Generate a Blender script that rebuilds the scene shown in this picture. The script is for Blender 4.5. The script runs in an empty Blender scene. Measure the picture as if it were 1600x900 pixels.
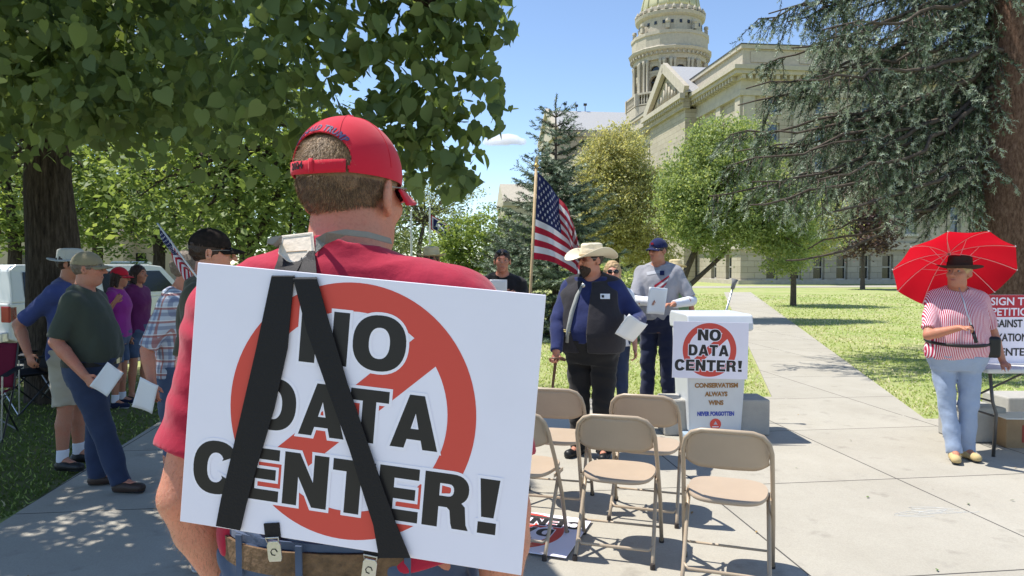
import bpy, bmesh, math, random
import numpy as np
from mathutils import Vector, Matrix, Euler
R = math.radians
rnd = random.Random(7)
nr = np.random.default_rng(7)
SC = bpy.context.scene
COL = SC.collection

# ------------------------------------------------------------------ camera
HC, FPX, HORIZ = 1.62, 1100.0, 412.0
PITCH = math.atan((450 - HORIZ) / FPX)
cam_d = bpy.data.cameras.new('camera'); cam = bpy.data.objects.new('camera', cam_d); COL.objects.link(cam)
cam.location = (0, 0, HC); cam.rotation_euler = (math.pi/2 - PITCH, 0, 0)
cam_d.sensor_width = 36; cam_d.lens = FPX/1600*36; cam_d.clip_start = .05; cam_d.clip_end = 6000
SC.camera = cam
SC.cycles.volume_bounces = 6

# ------------------------------------------------------------------ light
SUN_DIR = Vector((-0.45, 0.10, 1.0)).normalized()      # towards the sun
elev = math.asin(SUN_DIR.z)
w = bpy.data.worlds.new('World'); SC.world = w; w.use_nodes = True
nt = w.node_tree; bg = nt.nodes['Background']
sky = nt.nodes.new('ShaderNodeTexSky'); sky.sky_type = 'NISHITA'; sky.sun_disc = False
sky.sun_elevation = elev
sky.sun_rotation = math.atan2(SUN_DIR.x, SUN_DIR.y)
sky.altitude = 1800; sky.air_density = 1.0; sky.dust_density = 0.35; sky.ozone_density = 1.2
nt.links.new(sky.outputs[0], bg.inputs[0]); bg.inputs[1].default_value = 0.14
sun_d = bpy.data.lights.new('sun', 'SUN'); sun = bpy.data.objects.new('sun', sun_d); COL.objects.link(sun)
sun_d.energy = 4.2; sun_d.angle = R(0.53); sun_d.color = (1, .955, .88)
sun.rotation_euler = SUN_DIR.to_track_quat('Z', 'Y').to_euler(); sun.location = (-20, 0, 40)
vs = SC.view_settings
vs.view_transform = 'Standard'; vs.look = 'None'; vs.gamma = 1; vs.exposure = 0.70
vs.use_curve_mapping = False

# ------------------------------------------------------------------ pixel helpers (photo is 1600x900)
_cp, _sp = math.cos(PITCH), math.sin(PITCH)
def ray(px, py):
    a, b = (px-800)/FPX, -(py-450)/FPX
    return Vector((a, _cp + b*_sp, -_sp + b*_cp))
def P(px, py, d):
    r = ray(px, py); return Vector((0, 0, HC)) + r*(d/r.y)
def G(px, py, z=0.0):
    r = ray(px, py); return Vector((0, 0, HC)) + r*((z-HC)/r.z)

# ------------------------------------------------------------------ materials
MATS = {}
def mat(name, col=(.5,.5,.5), rough=.7, spec=.3, metal=0, var=.0, vscale=8, bump=0, bscale=60, trans=0, sss=0, col2=None, sheen=0, detail=4):
    if name in MATS: return MATS[name]
    m = bpy.data.materials.new(name); m.use_nodes = True; t = m.node_tree; b = t.nodes['Principled BSDF']
    b.inputs['Base Color'].default_value = (*col, 1); b.inputs['Roughness'].default_value = rough
    b.inputs['Specular IOR Level'].default_value = spec; b.inputs['Metallic'].default_value = metal
    if sheen: b.inputs['Sheen Weight'].default_value = sheen
    if sss:
        b.inputs['Subsurface Weight'].default_value = sss; b.inputs['Subsurface Radius'].default_value = (.012, .005, .003)
        b.inputs['Subsurface Scale'].default_value = 1
    tc = None
    if var or bump or col2:
        tc = t.nodes.new('ShaderNodeTexCoord')
    if var or col2:
        n = t.nodes.new('ShaderNodeTexNoise'); n.inputs['Scale'].default_value = vscale; n.inputs['Detail'].default_value = detail
        n.inputs['Roughness'].default_value = .65
        t.links.new(tc.outputs['Object'], n.inputs['Vector'])
        cr = t.nodes.new('ShaderNodeValToRGB'); cr.color_ramp.elements[0].position = .3; cr.color_ramp.elements[1].position = .7
        c2 = col2 if col2 else tuple(min(1, c*(1+var)) for c in col)
        c1 = col if col2 else tuple(c*(1-var) for c in col)
        cr.color_ramp.elements[0].color = (*c1, 1); cr.color_ramp.elements[1].color = (*c2, 1)
        t.links.new(n.outputs['Fac'], cr.inputs[0]); t.links.new(cr.outputs[0], b.inputs['Base Color'])
    if bump:
        n2 = t.nodes.new('ShaderNodeTexNoise'); n2.inputs['Scale'].default_value = bscale; n2.inputs['Detail'].default_value = 5
        t.links.new(tc.outputs['Object'], n2.inputs['Vector'])
        bp = t.nodes.new('ShaderNodeBump'); bp.inputs['Strength'].default_value = bump; bp.inputs['Distance'].default_value = .01
        t.links.new(n2.outputs['Fac'], bp.inputs['Height']); t.links.new(bp.outputs[0], b.inputs['Normal'])
    if trans:
        out = t.nodes['Material Output']; tr = t.nodes.new('ShaderNodeBsdfTranslucent'); mx = t.nodes.new('ShaderNodeMixShader')
        tcol = tuple(min(1, c) for c in (col[0]*1.6, col[1]*1.5, col[2]*.9)) if trans < 1 else col
        tr.inputs[0].default_value = (*tcol, 1); mx.inputs[0].default_value = trans if trans < 1 else .5
        t.links.new(b.outputs[0], mx.inputs[1]); t.links.new(tr.outputs[0], mx.inputs[2]); t.links.new(mx.outputs[0], out.inputs[0])
    MATS[name] = m; return m

class NB:   # tiny node builder
    def __init__(s, m): s.m = m; s.t = m.node_tree; s.b = s.t.nodes['Principled BSDF']
    def n(s, ty, **kw):
        x = s.t.nodes.new(ty)
        for k, v in kw.items():
            if k.startswith('i_'): x.inputs[int(k[2:])].default_value = v
            else: setattr(x, k, v)
        return x
    def l(s, a, b): s.t.links.new(a, b)
    def math(s, op, a, b=None, c=None):
        x = s.t.nodes.new('ShaderNodeMath'); x.operation = op
        for i, v in enumerate((a, b, c)):
            if v is None: continue
            if isinstance(v, (int, float)): x.inputs[i].default_value = v
            else: s.l(v, x.inputs[i])
        return x.outputs[0]
    def mix(s, f, a, b):
        x = s.t.nodes.new('ShaderNodeMix'); x.data_type = 'RGBA'
        for i, v in ((0, f), (6, a), (7, b)):
            if isinstance(v, (int, float)): x.inputs[i].default_value = v
            elif isinstance(v, tuple): x.inputs[i].default_value = (*v, 1)
            else: s.l(v, x.inputs[i])
        return x.outputs[2]
    def noise(s, vec, scale, detail=4, rough=.6):
        x = s.t.nodes.new('ShaderNodeTexNoise'); x.inputs['Scale'].default_value = scale; x.inputs['Detail'].default_value = detail
        x.inputs['Roughness'].default_value = rough
        s.l(vec, x.inputs['Vector']); return x.outputs['Fac']
    def ramp(s, f, stops):
        x = s.t.nodes.new('ShaderNodeValToRGB'); e = x.color_ramp.elements
        while len(e) < len(stops): e.new(.5)
        for el, (p, c) in zip(e, stops): el.position = p; el.color = (*c, 1) if isinstance(c, tuple) else (c, c, c, 1)
        s.l(f, x.inputs[0]); return x.outputs[0]
    def bump(s, h, strength=.3, dist=.01):
        x = s.t.nodes.new('ShaderNodeBump'); x.inputs['Strength'].default_value = strength; x.inputs['Distance'].default_value = dist
        s.l(h, x.inputs['Height']); s.l(x.outputs[0], s.b.inputs['Normal'])
    def obj(s):
        x = s.t.nodes.new('ShaderNodeTexCoord'); return x.outputs['Object']
    def sep(s, v):
        x = s.t.nodes.new('ShaderNodeSeparateXYZ'); s.l(v, x.inputs[0]); return x.outputs

# ------------------------------------------------------------------ object helpers
def link(name, me, mats, parent=None, smooth=False):
    o = bpy.data.objects.new(name, me); COL.objects.link(o)
    if not isinstance(mats, (list, tuple)): mats = [mats]
    for m in mats: me.materials.append(m)
    if smooth: me.polygons.foreach_set('use_smooth', [True]*len(me.polygons))
    if parent is not None: o.parent = parent
    return o
def tag(o, label=None, cat=None, group=None, kind=None):
    if label: o['label'] = label
    if cat: o['category'] = cat
    if group: o['group'] = group
    if kind: o['kind'] = kind
    return o
def empty(name, loc=(0,0,0), rz=0, label=None, cat=None, group=None):
    o = bpy.data.objects.new(name, None); COL.objects.link(o); o.location = loc; o.rotation_euler = (0, 0, rz)
    o.empty_display_size = .1
    return tag(o, label, cat, group)
def copy_tree(o, parent=None):
    c = o.copy(); COL.objects.link(c); c.parent = parent
    for ch in o.children: copy_tree(ch, c)
    return c

class MB:
    def __init__(s): s.v = []; s.f = []; s.m = []; s.mi = 0; s.sm = []
    def add(s, vs, fs, M=None, mi=None):
        n = len(s.v)
        if M is not None: vs = [M @ Vector(v) for v in vs]
        s.v += [tuple(v) for v in vs]
        for f in fs: s.f.append(tuple(i+n for i in f)); s.m.append(s.mi if mi is None else mi)
        return s
    def box(s, c, d, M=None, mi=None, taper=1.0):
        x, y, z = d[0]/2, d[1]/2, d[2]/2; vs = []
        for k, t in ((-1, 1), (1, taper)):
            for a, b in ((-1,-1), (1,-1), (1,1), (-1,1)): vs.append(Vector((c[0]+a*x*t, c[1]+b*y*t, c[2]+k*z)))
        return s.add(vs, [(3,2,1,0), (4,5,6,7), (0,1,5,4), (1,2,6,5), (2,3,7,6), (3,0,4,7)], M, mi)
    def bbox(s, lo, hi, M=None, mi=None):
        return s.box([(a+b)/2 for a, b in zip(lo, hi)], [abs(b-a) for a, b in zip(lo, hi)], M, mi)
    def bar(s, a, b, wx, wy, up=(0,0,1), mi=None):
        a, b = Vector(a), Vector(b); d = b-a; L = d.length; d.normalize(); u = Vector(up)
        x = d.cross(u)
        if x.length < 1e-4: x = d.cross(Vector((1,0,0)))
        x.normalize(); y = x.cross(d)
        vs = []
        for p in (a, b):
            for i, j in ((-1,-1), (1,-1), (1,1), (-1,1)): vs.append(p + x*i*wx/2 + y*j*wy/2)
        return s.add(vs, [(3,2,1,0), (4,5,6,7), (0,1,5,4), (1,2,6,5), (2,3,7,6), (3,0,4,7)], None, mi)
    def tube(s, pts, r, n=8, closed=False, M=None, mi=None, sx=1.0):
        pts = [Vector(p) for p in pts]; N = len(pts)
        if not isinstance(r, (list, tuple)): r = [r]*N
        vs, fs = [], []; prev = None
        for i, p in enumerate(pts):
            if closed: t = pts[(i+1) % N] - pts[i-1]
            else: t = pts[min(i+1, N-1)] - pts[max(i-1, 0)]
            t.normalize()
            if prev is None:
                a = Vector((0,0,1)) if abs(t.z) < .9 else Vector((1,0,0)); prev = t.cross(a).normalized()
            prev = (prev - t*prev.dot(t)).normalized(); q = t.cross(prev)
            for k in range(n):
                an = 2*math.pi*k/n; vs.append(p + prev*math.cos(an)*r[i]*sx + q*math.sin(an)*r[i])
        for i in range(N if closed else N-1):
            j = (i+1) % N
            for k in range(n):
                l = (k+1) % n; fs.append((i*n+k, i*n+l, j*n+l, j*n+k))
        if not closed: fs.append(tuple(range(n-1, -1, -1))); fs.append(tuple((N-1)*n+k for k in range(n)))
        return s.add(vs, fs, M, mi)
    def lathe(s, prof, n=24, M=None, mi=None, c=(0,0,0), a0=0.0, sx=1, sy=1):
        vs, fs = [], []
        for r, z in prof:
            for k in range(n):
                a = 2*math.pi*k/n+a0; vs.append((c[0]+r*math.cos(a)*sx, c[1]+r*math.sin(a)*sy, c[2]+z))
        for i in range(len(prof)-1):
            for k in range(n):
                l = (k+1) % n; fs.append((i*n+k, i*n+l, (i+1)*n+l, (i+1)*n+k))
        if prof[0][0] > 1e-5: fs.append(tuple(range(n-1, -1, -1)))
        if prof[-1][0] > 1e-5: fs.append(tuple((len(prof)-1)*n+k for k in range(n)))
        return s.add(vs, fs, M, mi)
    def prism(s, poly, d0, d1, axes='xz', M=None, mi=None):
        def pt(a, b, d):
            return {'xz': (a, d, b), 'xy': (a, b, d), 'yz': (d, a, b)}[axes]
        n = len(poly); vs = [pt(a, b, d0) for a, b in poly] + [pt(a, b, d1) for a, b in poly]
        fs = [tuple(range(n)), tuple(range(2*n-1, n-1, -1))] + [((i+1) % n, i, n+i, n+(i+1) % n) for i in range(n)]
        return s.add(vs, fs, M, mi)
    def grid(s, F, nu, nv, mi=None, flip=False):
        vs = [F(i/nu, j/nv) for j in range(nv+1) for i in range(nu+1)]; fs = []
        for j in range(nv):
            for i in range(nu):
                a = j*(nu+1)+i; f = (a, a+1, a+nu+2, a+nu+1); fs.append(f[::-1] if flip else f)
        return s.add(vs, fs, None, mi)
    def build(s, name, mats, parent=None, smooth=False, bevel=0, fix=True, solid=0, angle=None):
        me = bpy.data.meshes.new(name); me.from_pydata(s.v, [], s.f); me.update()
        o = link(name, me, mats, parent, smooth or angle is not None)
        me.polygons.foreach_set('material_index', s.m)
        if fix:
            bm = bmesh.new(); bm.from_mesh(me); bmesh.ops.recalc_face_normals(bm, faces=bm.faces); bm.to_mesh(me); bm.free()
        if angle is not None:
            try: me.set_sharp_from_angle(angle=R(angle))
            except Exception: pass
        if bevel:
            b = o.modifiers.new('bevel', 'BEVEL'); b.width = bevel; b.segments = 2; b.limit_method = 'ANGLE'; b.angle_limit = R(40)
        if solid:
            b = o.modifiers.new('solid', 'SOLIDIFY'); b.thickness = solid; b.offset = 0
        return o

def np_mesh(name, V, F, mats, mi=None, parent=None, smooth=False):
    me = bpy.data.meshes.new(name); V = np.ascontiguousarray(V, dtype=np.float32); F = np.ascontiguousarray(F, dtype=np.int32)
    k = F.shape[1]
    me.vertices.add(len(V)); me.vertices.foreach_set('co', V.ravel())
    me.loops.add(F.size); me.loops.foreach_set('vertex_index', F.ravel())
    me.polygons.add(len(F)); me.polygons.foreach_set('loop_start', np.arange(0, F.size, k, dtype=np.int32))
    me.update(calc_edges=True)
    o = link(name, me, mats, parent)
    if mi is not None: me.polygons.foreach_set('material_index', np.asarray(mi, dtype=np.int32))
    if smooth: me.polygons.foreach_set('use_smooth', np.ones(len(F), dtype=bool))
    return o

# ------------------------------------------------------------------ implicit surface builder
def nets(v, lo, h):
    s = v < 0
    nx, ny, nz = v.shape
    c = np.zeros((nx-1, ny-1, nz-1), np.int8)
    for dx in (0,1):
        for dy in (0,1):
            for dz in (0,1): c += s[dx:nx-1+dx, dy:ny-1+dy, dz:nz-1+dz]
    I = np.argwhere((c > 0) & (c < 8)); n = len(I)
    idx = np.full(c.shape, -1, np.int32); idx[I[:,0], I[:,1], I[:,2]] = np.arange(n)
    acc = np.zeros((n, 3)); cnt = np.zeros(n)
    corners = [(a,b,d) for a in (0,1) for b in (0,1) for d in (0,1)]
    val = {q: v[I[:,0]+q[0], I[:,1]+q[1], I[:,2]+q[2]].astype(np.float64) for q in corners}
    for q in corners:
        for ax in range(3):
            if q[ax]: continue
            p = list(q); p[ax] = 1; p = tuple(p)
            a, b = val[q], val[p]; m = (a < 0) != (b < 0)
            t = np.where(m, a/np.where(m, a-b, 1), 0)
            for k in range(3):
                acc[:, k] += np.where(m, q[k] + (t if k == ax else 0), 0)
            cnt += m
    V = (I + acc/cnt[:, None])*h + np.array(lo)
    Fs = []
    for ax in range(3):
        sl = [slice(1, -1)]*3; sl[ax] = slice(0, -1); s2 = [slice(1, -1)]*3; s2[ax] = slice(1, None)
        a, b = s[tuple(sl)], s[tuple(s2)]
        E = np.argwhere(a != b)
        if not len(E): continue
        flip = a[E[:,0], E[:,1], E[:,2]]
        off = np.ones(3, int); off[ax] = 0; E = E + off
        o1, o2 = [k for k in range(3) if k != ax]
        d1 = np.zeros(3, int); d1[o1] = 1; d2 = np.zeros(3, int); d2[o2] = 1
        q = [E-d1-d2, E-d2, E, E-d1]
        qi = np.stack([idx[e[:,0], e[:,1], e[:,2]] for e in q], 1)
        if ax == 1: flip = ~flip
        qi[~flip] = qi[~flip][:, ::-1]
        Fs.append(qi)
    F = np.concatenate(Fs); F = F[(F >= 0).all(1)]
    return V, F

class Field:
    def __init__(s, h=.01): s.ops = []; s.h = h; s.noise = None; s.lo = np.full(3, 9e9); s.hi = -s.lo.copy()
    def _bb(s, lo, hi, grow=True):
        lo, hi = np.array(lo, float), np.array(hi, float)
        if grow: s.lo = np.minimum(s.lo, lo); s.hi = np.maximum(s.hi, hi)
        return lo, hi
    def cap(s, a, b, ra, rb=None, k=.02, c0=False, c1=False, op='u', asp=None):
        rb = ra if rb is None else rb; a, b = np.array(a, float), np.array(b, float); r = max(ra, rb)*(max(asp[0],1) if asp else 1)
        lo, hi = s._bb(np.minimum(a, b)-r, np.maximum(a, b)+r, op == 'u')
        def f(X, Y, Z):
            ab = b-a; L2 = float(ab@ab)+1e-12
            dx, dy, dz = X-a[0], Y-a[1], Z-a[2]
            tt = (dx*ab[0]+dy*ab[1]+dz*ab[2])/L2; t = np.clip(tt, 0, 1)
            if asp:   # widen along world dir asp[1]
                w_ = np.array(asp[1], float); w_ /= np.linalg.norm(w_)
                ex, ey, ez = dx-t*ab[0], dy-t*ab[1], dz-t*ab[2]
                pw = ex*w_[0]+ey*w_[1]+ez*w_[2]; q = 1-1/asp[0]
                ex, ey, ez = ex-q*pw*w_[0], ey-q*pw*w_[1], ez-q*pw*w_[2]
                d = np.sqrt(ex**2+ey**2+ez**2)-(ra+(rb-ra)*t)
            else:
                d = np.sqrt((dx-t*ab[0])**2+(dy-t*ab[1])**2+(dz-t*ab[2])**2)-(ra+(rb-ra)*t)
            L = math.sqrt(L2)
            if c0: d = np.maximum(d, -tt*L)
            if c1: d = np.maximum(d, (tt-1)*L)
            return d
        s.ops.append((op, f, lo, hi, k)); return s
    def chain(s, pts, rs, k=.01, **kw):
        for i in range(len(pts)-1): s.cap(pts[i], pts[i+1], rs[i], rs[i+1], k, **kw)
        return s
    def ell(s, c, r, M=None, k=.02, op='u'):
        c = np.array(c, float); r = np.array(r, float); m = r.max() if M is not None else r
        lo, hi = s._bb(c-m, c+m, op == 'u')
        Mi = None if M is None else np.array(M.to_3x3().transposed())
        def f(X, Y, Z):
            x, y, z = X-c[0], Y-c[1], Z-c[2]
            if Mi is not None: x, y, z = [Mi[i,0]*x+Mi[i,1]*y+Mi[i,2]*z for i in range(3)]
            k0 = np.sqrt((x/r[0])**2+(y/r[1])**2+(z/r[2])**2); k1 = np.sqrt((x/r[0]**2)**2+(y/r[1]**2)**2+(z/r[2]**2)**2)+1e-9
            return k0*(k0-1)/k1
        s.ops.append((op, f, lo, hi, k)); return s
    def box(s, c, d, rr=.01, M=None, k=.01, op='u'):
        c = np.array(c, float); d = np.array(d, float)/2; m = np.linalg.norm(d) if M is not None else d
        lo, hi = s._bb(c-m, c+m, op == 'u'); Mi = None if M is None else np.array(M.to_3x3().transposed())
        def f(X, Y, Z):
            x, y, z = X-c[0], Y-c[1], Z-c[2]
            if Mi is not None: x, y, z = [Mi[i,0]*x+Mi[i,1]*y+Mi[i,2]*z for i in range(3)]
            q = [np.abs(u)-e+rr for u, e in zip((x, y, z), d)]
            o = np.sqrt(sum(np.maximum(u, 0)**2 for u in q)); return o+np.minimum(np.maximum(np.maximum(q[0], q[1]), q[2]), 0)-rr
        s.ops.append((op, f, lo, hi, k)); return s
    def loft(s, keys, k=.02, infl=0, zlo=None, zhi=None, op='u', pw=2.4):
        K = np.array(keys, float); z0 = K[0,0] if zlo is None else zlo; z1 = K[-1,0] if zhi is None else zhi
        ax, by = K[:,3].max()+infl, K[:,4].max()+infl
        lo, hi = s._bb((K[:,1].min()-ax, K[:,2].min()-by, z0), (K[:,1].max()+ax, K[:,2].max()+by, z1), op == 'u')
        zz = np.linspace(K[0,0], K[-1,0], 80); sm = []
        for j in range(1, 5):
            y = np.interp(zz, K[:,0], K[:,j]); y2 = np.convolve(np.pad(y, 4, 'edge'), np.ones(9)/9, 'valid'); sm.append(y2)
        def f(X, Y, Z):
            z = Z.ravel(); cx, cy, a, b = [np.interp(z, zz, q).reshape(1, 1, -1) for q in sm]
            a = a+infl; b = b+infl
            q = ((np.abs(X-cx)/a)**pw+(np.abs(Y-cy)/b)**pw+1e-9)**(1/pw)
            d = (q-1)*np.minimum(a, b)*.9
            return np.maximum(d, np.maximum(z0-Z, Z-z1))
        s.ops.append((op, f, lo, hi, k)); return s
    def cut(s, p, n):   # keep the side where (x-p).n < 0
        p = np.array(p, float); n = np.array(n, float); n = n/np.linalg.norm(n)
        s.ops.append(('cut', lambda X, Y, Z: (X-p[0])*n[0]+(Y-p[1])*n[1]+(Z-p[2])*n[2], None, None, 0)); return s
    def wrinkle(s, amp, fq=18, seed=0, zst=1.0):
        s.noise = (amp, fq, seed, zst); return s
    def mesh(s):
        h = s.h; lo = s.lo-4*h; hi = s.hi+4*h; N = np.ceil((hi-lo)/h).astype(int)+1
        ax = [lo[i]+h*np.arange(N[i]) for i in range(3)]
        v = np.full(tuple(N), .1, np.float32)
        for op, f, l, u, k in s.ops:
            if op == 'cut':
                X, Y, Z = ax[0][:,None,None], ax[1][None,:,None], ax[2][None,None,:]
                v = np.maximum(v, f(X, Y, Z).astype(np.float32)); continue
            pad = k+3*h
            i0 = [max(0, int((l[i]-pad-lo[i])/h)) for i in range(3)]; i1 = [min(N[i], int((u[i]+pad-lo[i])/h)+2) for i in range(3)]
            if any(a >= b for a, b in zip(i0, i1)): continue
            S = tuple(slice(a, b) for a, b in zip(i0, i1))
            d = f(ax[0][S[0]][:,None,None], ax[1][S[1]][None,:,None], ax[2][S[2]][None,None,:]).astype(np.float32)
            a = v[S]
            if op == 'u':
                hh = np.clip(.5+.5*(a-d)/k, 0, 1); v[S] = a*(1-hh)+d*hh-k*hh*(1-hh)
            elif op == 's':
                d = -d; hh = np.clip(.5-.5*(a-d)/k, 0, 1); v[S] = a*(1-hh)+d*hh+k*hh*(1-hh)
        if s.noise:
            amp, fq, sd, zst = s.noise; r = np.random.default_rng(sd)
            X, Y, Z = ax[0][:,None,None], ax[1][None,:,None], ax[2][None,None,:]; w_ = 0
            for q in range(7):
                d = r.normal(size=3)*fq*(1+.35*q); d[2] *= zst; ph = r.uniform(0, 6.3)
                w_ = w_+np.sin(d[0]*X+d[1]*Y+d[2]*Z+ph+1.3*np.sin(.5*(d[1]*X-d[0]*Y+d[2]*Z)))/(1+.5*q)
            v = v+(amp*.45*w_*np.clip(1-np.abs(v)/.04, 0, 1)).astype(np.float32)
        return nets(v, lo, h)
    def build(s, name, m, parent=None, relax=2):
        V, F = s.mesh()
        o = np_mesh(name, V, F, m, None, parent, True)
        if relax:
            bm = bmesh.new(); bm.from_mesh(o.data)
            for _ in range(relax): bmesh.ops.smooth_vert(bm, verts=bm.verts, factor=.5, use_axis_x=True, use_axis_y=True, use_axis_z=True)
            bm.to_mesh(o.data); bm.free()
        return o

# ------------------------------------------------------------------ lettering
def arc(cx, cy, rx, ry, a0, a1, n=12, p=2.3):
    out = []
    for i in range(n+1):
        a = R(a0+(a1-a0)*i/n); c, s_ = math.cos(a), math.sin(a)
        out.append((cx+rx*math.copysign(abs(c)**(2/p), c), cy+ry*math.copysign(abs(s_)**(2/p), s_)))
    return out
GL = {
 'N': (.79, [[(0,0),(0,1),(.27,1),(.53,.47),(.53,1),(.79,1),(.79,0),(.53,0),(.26,.55),(.26,0)]]),
 'O': (.86, [arc(.43,.5,.43,.52,0,360,40)[:-1], arc(.43,.5,.17,.29,0,360,28)[:-1]]),
 'D': (.80, [[(0,0),(0,1)]+arc(.36,.5,.44,.5,90,-90,22), [(.26,.21),(.26,.79)]+arc(.33,.5,.19,.29,90,-90,14)]),
 'A': (.90, [[(0,0),(.31,1),(.59,1),(.90,0),(.62,0),(.575,.17),(.31,.17),(.265,0)], [(.37,.37),(.445,.66),(.52,.37)]]),
 'T': (.74, [[(0,.78),(0,1),(.74,1),(.74,.78),(.5,.78),(.5,0),(.24,0),(.24,.78)]]),
 'C': (.82, [arc(.42,.5,.42,.52,28,332,30)+[(.53,.36)]+arc(.42,.5,.16,.29,-38,-322,20)+[(.53,.64)]]),
 'E': (.70, [[(0,0),(0,1),(.68,1),(.68,.79),(.26,.79),(.26,.61),(.63,.61),(.63,.41),(.26,.41),(.26,.21),(.70,.21),(.70,0)]]),
 'R': (.78, [[(0,0),(0,1),(.45,1)]+arc(.46,.72,.29,.28,90,-55,12)+[(.70,.42),(.735,.1),(.78,0),(.51,0),(.48,.1),(.45,.33),(.40,.38),(.26,.38),(.26,0)],
             [(.26,.58),(.26,.81)]+arc(.41,.695,.09,.115,90,-90,8)]),
 '!': (.27, [[(0,1),(.27,1),(.22,.30),(.05,.30)], [(.01,0),(.01,.21),(.26,.21),(.26,0)]]),
}
def curve_obj(polys, offset=0, depth=0.0005):
    cu = bpy.data.curves.new('glyphs', 'CURVE'); cu.dimensions = '2D'; cu.fill_mode = 'BOTH'; cu.offset = offset; cu.extrude = depth
    for pl in polys:
        sp = cu.splines.new('POLY'); sp.points.add(len(pl)-1); sp.use_cyclic_u = True
        for p, q in zip(sp.points, pl): p.co = (q[0], q[1], 0, 1)
    return cu
def curve_mesh(cu):
    o = bpy.data.objects.new('tmp', cu); COL.objects.link(o)
    dg = bpy.context.evaluated_depsgraph_get(); dg.update()
    me = bpy.data.meshes.new_from_object(o.evaluated_get(dg))
    bpy.data.objects.remove(o); bpy.data.curves.remove(cu)
    return me
def glyph_polys(lines):
    """lines: (text, x0, x1, ybottom, ytop) -> list of polygons per line glyph"""
    out = []
    for tx, x0, x1, y0, y1 in lines:
        gap = .075; W = sum(GL[c][0] for c in tx)+gap*(len(tx)-1); sx = (x1-x0)/W; x = x0
        for c in tx:
            for pl in GL[c][1]: out.append([(x+p[0]*sx, y0+p[1]*(y1-y0)) for p in pl])
            x += (GL[c][0]+gap)*sx
    return out
def area(pl): return sum(pl[i][0]*pl[(i+1) % len(pl)][1]-pl[(i+1) % len(pl)][0]*pl[i][1] for i in range(len(pl)))/2
def inset(pl, d):   # grow polygon outwards by d (mitred)
    n = len(pl); sgn = 1 if area(pl) > 0 else -1; out = []
    for i in range(n):
        a, b, c = Vector(pl[i-1]), Vector(pl[i]), Vector(pl[(i+1) % n])
        e1 = (b-a).normalized(); e2 = (c-b).normalized()
        n1 = Vector((e1.y, -e1.x))*sgn; n2 = Vector((e2.y, -e2.x))*sgn
        m = n1+n2; q = m.length
        if q < 1e-6: out.append(tuple(b)); continue
        m /= q; l = min(d/max(m.dot(n1), .35), 2.2*abs(d)) if d > 0 else d
        out.append(tuple(b+m*l))
    return out
def text_mesh(tx, size=1, bold=0.0, depth=0.0004, spacing=1.0, align='CENTER'):
    cu = bpy.data.curves.new('t', 'FONT'); cu.body = tx; cu.size = size; cu.offset = bold*size; cu.extrude = depth
    cu.align_x = align; cu.align_y = 'CENTER'; cu.space_character = spacing; cu.space_line = .95; cu.resolution_u = 3
    return curve_mesh(cu)
def fit_text(name, tx, M, width, height, m, parent, bold=.02, depth=.0006, outline=0):
    me = text_mesh(tx, 1, bold, .001)
    co = np.empty(len(me.vertices)*3); me.vertices.foreach_get('co', co); co = co.reshape(-1, 3)
    lo, hi = co.min(0), co.max(0); c = (lo+hi)/2
    co = (co-c)*np.array([width/(hi[0]-lo[0]), height/(hi[1]-lo[1]), depth/.001])
    me.vertices.foreach_set('co', co.ravel()); me.transform(M); me.update()
    return link(name, me, m, parent)
# ------------------------------------------------------------------ people
def skin_mat(name, col):
    if name in MATS: return MATS[name]
    m = mat(name, col, .5, .35, sss=.25); n = NB(m); ob = n.obj()
    f = n.noise(ob, 9, 5); f2 = n.noise(ob, 160, 3)
    c = n.mix(n.ramp(f, [(.3, 0.0), (.75, 1.0)]), tuple(x*.93 for x in col), (min(1, col[0]*1.12), col[1]*.86, col[2]*.82))
    c2 = n.mix(n.ramp(f2, [(.38, .30), (.5, .0)]), c, (col[0]*.72, col[1]*.55, col[2]*.5))
    c2 = n.mix(n.ramp(n.noise(ob, 38, 4, .7), [(.55, 0.0), (.75, .55)]), c2, (col[0]*1.0, col[1]*.62, col[2]*.55))
    n.l(c2, n.b.inputs['Base Color']); n.bump(f2, .45, .003); return m
SKIN = skin_mat('skin_ruddy', (.56, .27, .18)); SKIN2 = skin_mat('skin_tan', (.47, .235, .15)); SKIN3 = skin_mat('skin_pale', (.60, .32, .225))
def cloth_mat(name, col, var=.12, rough=.85, bump=.25, col2=None):
    m = mat(name, col, rough, .15, sheen=.15)
    n = NB(m); ob = n.obj(); f = n.noise(ob, 7, 5)
    base = n.mix(f, tuple(c*(1-var) for c in col), tuple(min(1, c*(1+var)) for c in (col2 or col)))
    n.l(base, n.b.inputs['Base Color'])
    wv = n.noise(ob, 420, 2); cr = n.noise(ob, 9, 5, .45)
    n.bump(n.math('ADD', n.math('MULTIPLY', wv, .06), n.math('MULTIPLY', cr, 2.5)), min(1, bump*1.6), .012); return m
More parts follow.
